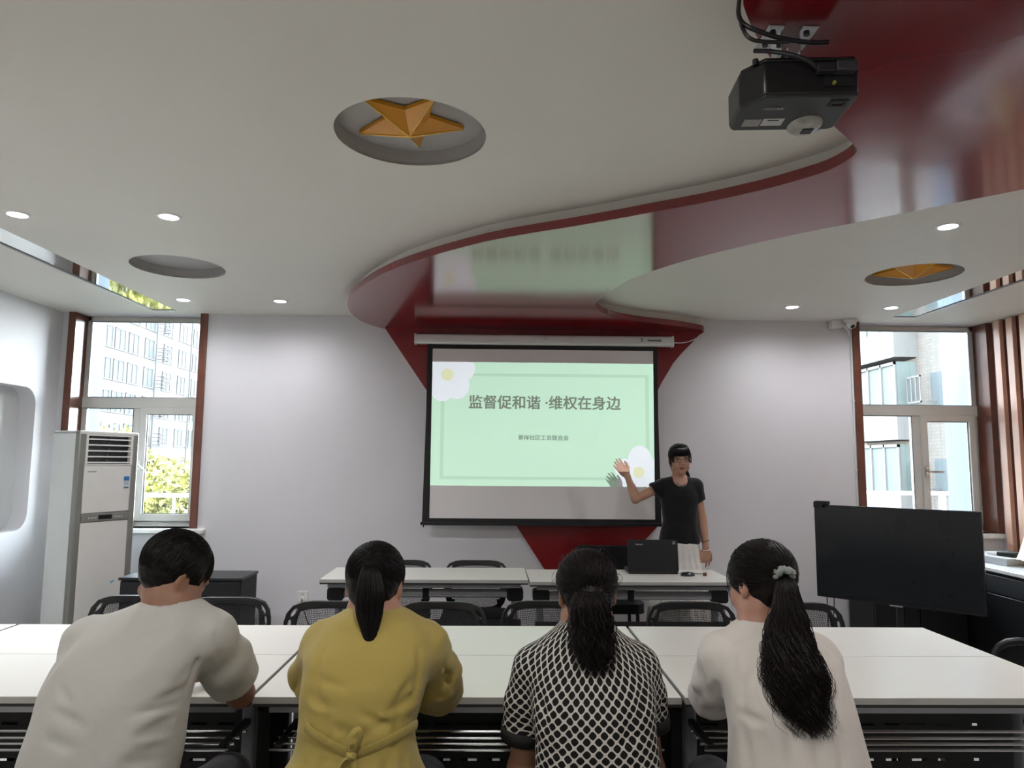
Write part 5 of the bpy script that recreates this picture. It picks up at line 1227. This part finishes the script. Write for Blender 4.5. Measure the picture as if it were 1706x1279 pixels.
# ---- woman with the long wavy ponytail
R4 = rotm(26, 14, 4); h4 = (.752, 2.075, 1.160)
w4s = dict(label='woman seen from behind in a loose pale grey blouse with a long wavy ponytail', origin=(.77, 1.95, 0), bbox=((.44, 1.62, 0), (1.14, 2.80, 1.31)),
    prof=[(.36, .79, 1.93, .225, .19), (.52, .79, 1.92, .215, .175), (.65, .788, 1.92, .195, .15), (.72, .786, 1.93, .178, .138), (.80, .782, 1.945, .166, .128), (.88, .775, 1.96, .164, .124), (.94, .765, 1.98, .162, .118), (.99, .758, 2.0, .152, .105), (1.03, .748, 2.02, .118, .088), (1.06, .738, 2.035, .08, .068), (1.08, .735, 2.04, .068, .06)],
    neck=((.738, 2.035, 1.01), (.748, 2.055, 1.13)), neck_r=(.054, .048), open_r=.064, open_from=.045, sr=(.05, .060),
    arms=[dict(root=(.69, 2.02, .995), sh=(.628, 2.045, .965), el=(.655, 2.25, .815), wr=(.74, 2.46, .785), hd=(.6, .7, -.02), hn=(0, 0, 1), sg=-1, sl=([(.628, 2.045, .965), (.622, 2.10, .89), (.640, 2.19, .825), (.655, 2.25, .80)], [.062, .064, .062, .060])),
          dict(root=(.80, 2.02, .995), sh=(.882, 2.045, .965), el=(.955, 2.25, .815), wr=(.87, 2.46, .785), hd=(-.6, .7, -.02), hn=(0, 0, 1), sg=1, sl=([(.880, 2.045, .965), (.915, 2.10, .90), (.950, 2.18, .835), (.955, 2.24, .81)], [.062, .064, .062, .060]))],
    hc=h4, hR=R4, hsc=.97, skin=sk_light, garment='blouse', glabel='loose pale grey blouse with wide elbow sleeves', gmat=fabric('pale_grey_linen', 'd2cdc6', .8, wr=.22, wscale=10), legs=(.78, 1.9, .12, 2.30), seed=20, rip=.003, wr=.003, gtop=1.2,
    creases=[((0.66, 1.0), (0.665, 0.84), 0.009, 0.0090), ((0.9, 0.99), (0.925, 0.84), 0.009, 0.0090), ((0.64, 0.84), (0.72, 0.81), 0.010, 0.0105), ((0.66, 0.8), (0.68, 0.68), 0.012, 0.0150), ((0.72, 0.78), (0.74, 0.66), 0.012, 0.0135), ((0.79, 0.8), (0.8, 0.66), 0.013, 0.0135),
             ((0.86, 0.8), (0.88, 0.66), 0.013, 0.0150), ((0.92, 0.82), (0.94, 0.68), 0.011, 0.0150), ((0.69, 0.94), (0.66, 0.87), 0.009, 0.0075), ((.60, 1.99, .92), (.60, 2.02, .85), 0.009, 0.0120), ((.64, 2.0, .88), (.62, 2.06, .81), 0.010, 0.0135), ((.92, 2.0, .92), (.94, 2.04, .86), 0.009, 0.0120), ((.96, 2.06, .90), (.98, 2.10, .83), 0.009, 0.0120), ((0.63, 1.0), (0.7, 1.03), 0.010, 0.0075)])
e, P, bo_, gm = person(w4s)
trousers(e, .78, 1.9, .12, 2.30, m_dkpants, (.52, 1.66, .1), (1.05, 2.48, .72)); shoes(e, .78, .12, 2.30, m_shoe)
S1 = scalp_strands(P, (-.015, -.094, .012), 1700, 31, r=(.082, .100, .088), region=lambda p: p[2] > -.072 + .9 * max(0, p[1]) and p[1] < .078, lift=.006, jit=.08)
G4 = [(.780, 1.986, 1.198), (.780, 1.958, 1.178), (.772, 1.940, 1.125), (.762, 1.915, 1.06), (.758, 1.880, .99), (.762, 1.850, .91), (.780, 1.835, .83)]
S2 = tail_strands(G4, [.022, .034, .050, .066, .076, .062, .034], 2400, 32, wave=.019, wl=.12, flat=.32, lenvar=.17, frizz=.010, steps=20)
fr4 = [[P(x_ * .62, .066, .07), P(x_ * .74, .076, .03), P(x_ * .78, .072, -.02), P(x_ * .74, .068, -.07 + .008 * i)] for i, x_ in enumerate((-.078, -.074, -.070, -.066, -.062, -.08, .074, .07, .066))]
fr4 = [smooth_line([tuple(q) for q in L], 1) for L in fr4]; fr4 = [[np.array(q) for q in L] for L in fr4]
cap(e, h4, R4, .97, 'hair', m_hair_b, [((0, .066, .03), (0, 1, -.6), .01), ((0, 0, -.052), (0, .7, -1), .012)], extra=lambda s, P: s.ell(P(0, -.04, -.01), (.065, .058, .07), R4, k=.02), strand_sets=[(S1, .0011), (S2, .0012), (fr4, .0009)])
# solid core so the long tail has no holes
tc_ = SDF((.66, 1.80, .84), (.96, 2.03, 1.26), .006); tc_.chain(G4[1:6], [.005, .009, .013, .015, .009], k=.03, sq=((0, 1, 0), .5)); tc_.mesh('ponytail_core', m_hair_b, e)
# scrunchie
sc4 = MB(); cS = Vector(P(-.016, -.104, .012)) - Vector(e.location); ax_ = (Vector(G4[1]) - Vector(G4[0])).normalized(); u_ = ax_.orthogonal().normalized(); v_ = ax_.cross(u_)
ring = [cS + (u_ * math.cos(t) + v_ * math.sin(t)) * (.024 + .003 * math.sin(9 * t)) + ax_ * .004 * math.cos(7 * t) for t in [2 * math.pi * i / 60 for i in range(60)]]
sc4.tube(ring, [.009 + .0025 * math.sin(i * 1.9) for i in range(60)], 8, closed=True); o = sc4.build('scrunchie', fabric('scrunchie_print', '8d9490', .6, wr=.3, wscale=60), e)

# ------------------------------------------------------------ presenter, facing the room
px0, py0 = 1.40, 5.56
e = T('person', 'standing woman in glasses, black T-shirt and white skirt, one hand raised to the screen', 'person', (px0, py0, 0))
R5 = rotm(176, 4, 3); h5 = (1.402, 5.535, 1.528); H5 = .99
lo, hi = (.82, 5.30, 0), (1.72, 5.80, 1.66)
b = SDF(lo, hi, .0045)
prof5 = [(.885, 1.402, 5.56, .150, .105), (.93, 1.402, 5.56, .153, .105), (.98, 1.403, 5.56, .147, .10), (1.06, 1.405, 5.56, .127, .092), (1.15, 1.402, 5.56, .135, .10), (1.24, 1.400, 5.56, .147, .108), (1.30, 1.400, 5.56, .150, .095), (1.345, 1.402, 5.565, .135, .075), (1.375, 1.403, 5.57, .095, .06), (1.395, 1.403, 5.575, .06, .05)]
b.stack([(z, a, c, r_ - (.013 if z > 1 else .032), q - (.013 if z > 1 else .026)) for z, a, c, r_, q in prof5], k=0)
b.stack([(.70, 1.40, 5.56, .125, .092), (.82, 1.40, 5.56, .128, .092), (.92, 1.40, 5.56, .115, .082)], k=.03)
b.cone((1.402, 5.57, 1.34), (1.402, 5.555, 1.46), .053, .046, k=.035)
SL, EL, WL = (1.275, 5.56, 1.325), (1.063, 5.545, 1.222), (1.012, 5.60, 1.395)
SR_, ER, WR = (1.530, 5.565, 1.325), (1.578, 5.575, 1.085), (1.590, 5.53, .865)
b.cone((1.36, 5.565, 1.34), SL, .045, .043, k=.04); b.chain([SL, EL], [.040, .033], k=.02); b.chain([EL, WL], [.034, .0225], k=.012); b.cone((1.058, 5.55, 1.25), (1.04, 5.572, 1.31), .036, .030, k=.015)
b.cone((1.45, 5.565, 1.34), SR_, .045, .043, k=.04); b.chain([SR_, ER], [.040, .033], k=.02); b.chain([ER, WR], [.034, .0225], k=.012); b.cone((1.579, 5.57, 1.05), (1.585, 5.55, .96), .035, .029, k=.015)
fingers(b, WL, (-.60, .14, .78), (.12, .95, -.1), .95, curl=.16, sgn=-1, k=.002, spread=.35)
fingers(b, WR, (-.04, -.12, -1), (.25, -.95, .1), .93, curl=.35, sgn=-1, k=.003)
P = head(b, h5, R5, H5)
for s_ in (-1, 1):
    b.chain([(px0 + s_ * .075, 5.56, .80), (px0 + s_ * .085, 5.555, .48), (px0 + s_ * .085, 5.57, .09)], [.082, .052, .036], k=.03)
    b.chain([(px0 + s_ * .09, 5.59, .045), (px0 + s_ * .095, 5.48, .035), (px0 + s_ * .10, 5.41, .028)], [.034, .034, .024], k=.02)
b.plane((0, 0, .004), (0, 0, -1)); body5 = b.mesh('body', skin('skin_presenter', 'b38972', None), e)
# T-shirt
g = SDF((1.0, 5.38, .84), (1.72, 5.74, 1.43), .0045); g.stack(prof5, k=0); g.cone((1.36, 5.565, 1.34), SL, .05, .052, k=.04); g.cone((1.45, 5.565, 1.34), SR_, .05, .052, k=.04)
sleeve(g, [SL, (1.218, 5.553, 1.298), (1.195, 5.552, 1.287)], [.051, .052, .053], inner=.010, wr=.001)
sleeve(g, [SR_, (1.545, 5.568, 1.25), (1.552, 5.57, 1.215)], [.052, .053, .055], inner=.010, wr=.001)
g.ripple(.0018, 6, .09, (1, 1, .5))
for c_ in [((1.30, 5.46, 1.22), (1.36, 5.45, 1.12), .010, .004), ((1.50, 5.46, 1.20), (1.47, 5.46, 1.08), .010, .005), ((1.30, 5.47, 1.08), (1.38, 5.46, 1.04), .010, .004), ((1.34, 5.45, 1.02), (1.33, 5.45, .92), .010, .005), ((1.46, 5.46, 1.0), (1.48, 5.46, .92), .010, .005), ((1.52, 5.5, 1.02), (1.54, 5.5, .94), .010, .005), ((1.27, 5.5, 1.03), (1.26, 5.5, .95), .010, .005)]: g.crease(*c_)
g.ell((1.402, 5.475, 1.385), (.064, .09, .062), k=.01, op='s'); g.cone((1.402, 5.575, 1.36), (1.402, 5.57, 1.47), .057, .062, k=.006, op='s')
g.ell((1.402, 5.56, .885), (.140, .094, .03), k=.0, op='s')
g.mesh('t_shirt', fabric('black_tshirt', '0c0c0f', .8, wr=.1), e)['label'] = 'short sleeved black T-shirt'
# skirt
n_ = 150; rows = [(.945, .130, .090, 0), (.90, .145, .102, .002), (.80, .158, .115, .005), (.755, .165, .12, .006), (.748, .172, .127, .010), (.60, .195, .15, .014), (.45, .22, .17, .017), (.30, .245, .19, .020), (.205, .26, .20, .022), (.205, .252, .192, .022), (.7, .15, .105, .008)]
vs = []
for z, rx, ry, am in rows:
    for j in range(n_):
        t = 2 * math.pi * j / n_; q = 1 + am / rx * (math.sin(21 * t + z * 2) * .6 + math.sin(13 * t + 1.3 - z * 3) * .5); vs.append((rx * q * math.cos(t), ry * q * math.sin(t), z))
k = MB().add(vs, [(i * n_ + j, (i + 1) * n_ + j, (i + 1) * n_ + (j + 1) % n_, i * n_ + (j + 1) % n_) for i in range(len(rows) - 1) for j in range(n_)])
k.build('skirt', fabric('white_skirt', 'cfccc6', .75, wr=.1), e, smooth=70)['label'] = 'long tiered white skirt'
# hair with fringe
rng = np.random.RandomState(5); fr = []
for i in range(260):
    x = rng.uniform(-.066, .066); y_ = .092 - 4.2 * x * x * 1.5; z1 = .034 + rng.uniform(-.008, .006) - (.045 * (abs(x) > .054)); x0_ = x * .45
    fr.append([np.array(q) for q in smooth_line([tuple(P(x0_, .0, .118)), tuple(P(x * .85, .055, .106)), tuple(P(x, y_ + .004, .075)), tuple(P(x * 1.02, y_ + .006, z1 + .01)), tuple(P(x * 1.03, y_ + .001, z1 - .004))], 1)])
for s_ in (-1, 1):
    for i in range(26):
        y_ = rng.uniform(.035, .062); x = s_ * (.083 - (y_ - .035) * .5); fr.append([np.array(q) for q in smooth_line([tuple(P(x * .8, y_, .09)), tuple(P(x, y_, .05)), tuple(P(x * 1.03, y_ + .003, .0)), tuple(P(x * 1.0, y_ + .004, -.03 - rng.uniform(0, .04) * (s_ > 0)))], 1)])
S1 = scalp_strands(P, (0, -.10, .0), 500, 41, r=(.079, .097, .085), region=lambda p: p[2] > -.07 + 1.1 * max(0, p[1]) and p[1] < .07, lift=.003)
G5 = [tuple(P(0, -.10, .0)), (1.435, 5.655, 1.50), (1.468, 5.640, 1.455), (1.488, 5.625, 1.41), (1.500, 5.61, 1.365)]
S2 = tail_strands(G5, [.012, .022, .020, .016, .005], 160, 42, flat=.8, lenvar=.1)
cap(e, h5, R5, H5, 'hair', m_hair, [((0, .060, .05), (0, 1, -.35), .006), ((0, 0, -.045), (0, .9, -1), .012)], extra=lambda s, P: s.ell(P(0, .040, .062), (.066, .056, .052), R5, k=.02), r=(.079, .098, .086), strand_sets=[(fr, .0020), (S1, .0017), (S2, .0019)], hres=.0045)
# face details
mE = M('eye_dark', '14100e', .15); mW = M('eye_white', 'c9c2ba', .2); mL = M('lip', '8e4a42', .4)
L0 = Vector(e.location)
def Pm(x, y, z): return Vector(P(x, y, z)) - L0
RM = Matrix([list(r) + [0] for r in R5] + [[0, 0, 0, 1]])
def blob(name, p, r, mat, parent):
    mb = MB(); m_ = 14; mb.lathe([(math.sin(math.pi * i / 8) + 1e-4, -math.cos(math.pi * i / 8)) for i in range(9)], m_, Matrix.Translation(Pm(*p)) @ RM @ Matrix.Diagonal((*r, 1))); return mb.build(name, mat, parent, smooth=180)
for s_ in (-1, 1):
    ey = blob('eye', (s_ * .033, .0845, .0005), (.0125, .006, .0042), mW, e); blob('iris', (s_ * .033, .0885, .0005), (.0052, .0028, .0044), mE, ey)
    mb = MB(); mb.tube([Pm(s_ * .047, .084, .002), Pm(s_ * .040, .0895, .0055), Pm(s_ * .030, .0925, .0062), Pm(s_ * .020, .0895, .003)], .0014, 6); mb.build('eyelash', mE, ey)
    mb = MB(); mb.tube([Pm(s_ * .052, .084, .016), Pm(s_ * .040, .092, .021), Pm(s_ * .018, .094, .018)], [.0015, .0026, .002], 6); mb.build('eyebrow', m_hair, e)
lp_ = MB(); lp_.tube([Pm(-.023, .090, -.0575), Pm(-.012, .097, -.0560), Pm(0, .099, -.0575), Pm(.012, .097, -.0560), Pm(.023, .090, -.0575)], [.001, .0036, .0034, .0036, .001], 8); lp_.tube([Pm(-.021, .090, -.0595), Pm(-.010, .096, -.0645), Pm(0, .0975, -.0655), Pm(.010, .096, -.0645), Pm(.021, .090, -.0595)], [.001, .0036, .0042, .0036, .001], 8)
lp_.build('lips', mL, e)
gl = MB()
for s_ in (-1, 1):
    gl.tube([Pm(s_ * .034 + a, .104 - abs(s_ * .034 + a) * .12, z_) for a, z_ in [(x_ * 1, y_ - .002) for x_, y_ in rrect(-.025, .025, -.016, .016, .007, 4)]], .0011, 6, closed=True)
    gl.tube([Pm(s_ * .060, .097, .004), Pm(s_ * .076, .085, .004), Pm(s_ * .081, .0, .006), Pm(s_ * .080, -.02, -.006)], .0012, 6)
gl.tube([Pm(-.010, .103, .002), Pm(0, .107, .005), Pm(.010, .103, .002)], .0012, 6)
go = gl.build('glasses', M('glasses_frame', '6d5a55', .25, metal=.5), e); go['label'] = 'thin framed glasses'
lz = MB()
for s_ in (-1, 1):
    q = rrect(-.024, .024, -.0155, .0155, .007, 4); k = len(lz.v); lz.v += [tuple(Pm(s_ * .034 + x_, .104 - abs(s_ * .034 + x_) * .12, y_ - .002)) for x_, y_ in q]; lz.f.append(tuple(range(k, k + len(q))))
lz.build('lens', glass_mat('spectacle_lens', (.95, .95, .95)), go)
nk = MB(); nk.tube(smooth_line([tuple(Vector(q) - L0) for q in [(1.458, 5.60, 1.395), (1.452, 5.545, 1.375), (1.435, 5.497, 1.345), (1.405, 5.478, 1.325), (1.372, 5.492, 1.345), (1.352, 5.545, 1.378), (1.35, 5.60, 1.395)]], 2), .0022, 6); nk.build('necklace', M('green_cord', '2f3a22', .5), e)
for z, r_, mt_ in ((.915, .029, M('bracelet_dark_beads', '8a6a4a', .35)), (.845, .030, M('bracelet_pearl', 'd8ccc0', .3))):
    t = (z - .865) / (1.085 - .865); cx_ = 1.590 + (1.578 - 1.590) * t; cy_ = 5.53 + (5.575 - 5.53) * t; bd_ = MB()
    bd_.tube([Vector((cx_ + r_ * math.cos(a), cy_ + r_ * math.sin(a), z + .004 * math.cos(a))) - L0 for a in [2 * math.pi * i / 48 for i in range(48)]], [.0035 + .0018 * math.sin(i * math.pi / 2) for i in range(48)], 7, closed=True); bd_.build('bracelet', mt_, e)
for s_ in (-1, 1):
    t = SDF((px0 + s_ * .095 - .07, 5.33, 0), (px0 + s_ * .095 + .07, 5.68, .12), .006); t.chain([(px0 + s_ * .09, 5.60, .04), (px0 + s_ * .095, 5.48, .038), (px0 + s_ * .10, 5.41, .034)], [.044, .044, .034], k=.02); t.plane((0, 0, .008), (0, 0, -1)); t.plane((0, 5.5, .075), (0, .0, 1)); t.mesh('shoe', m_shoe, e)
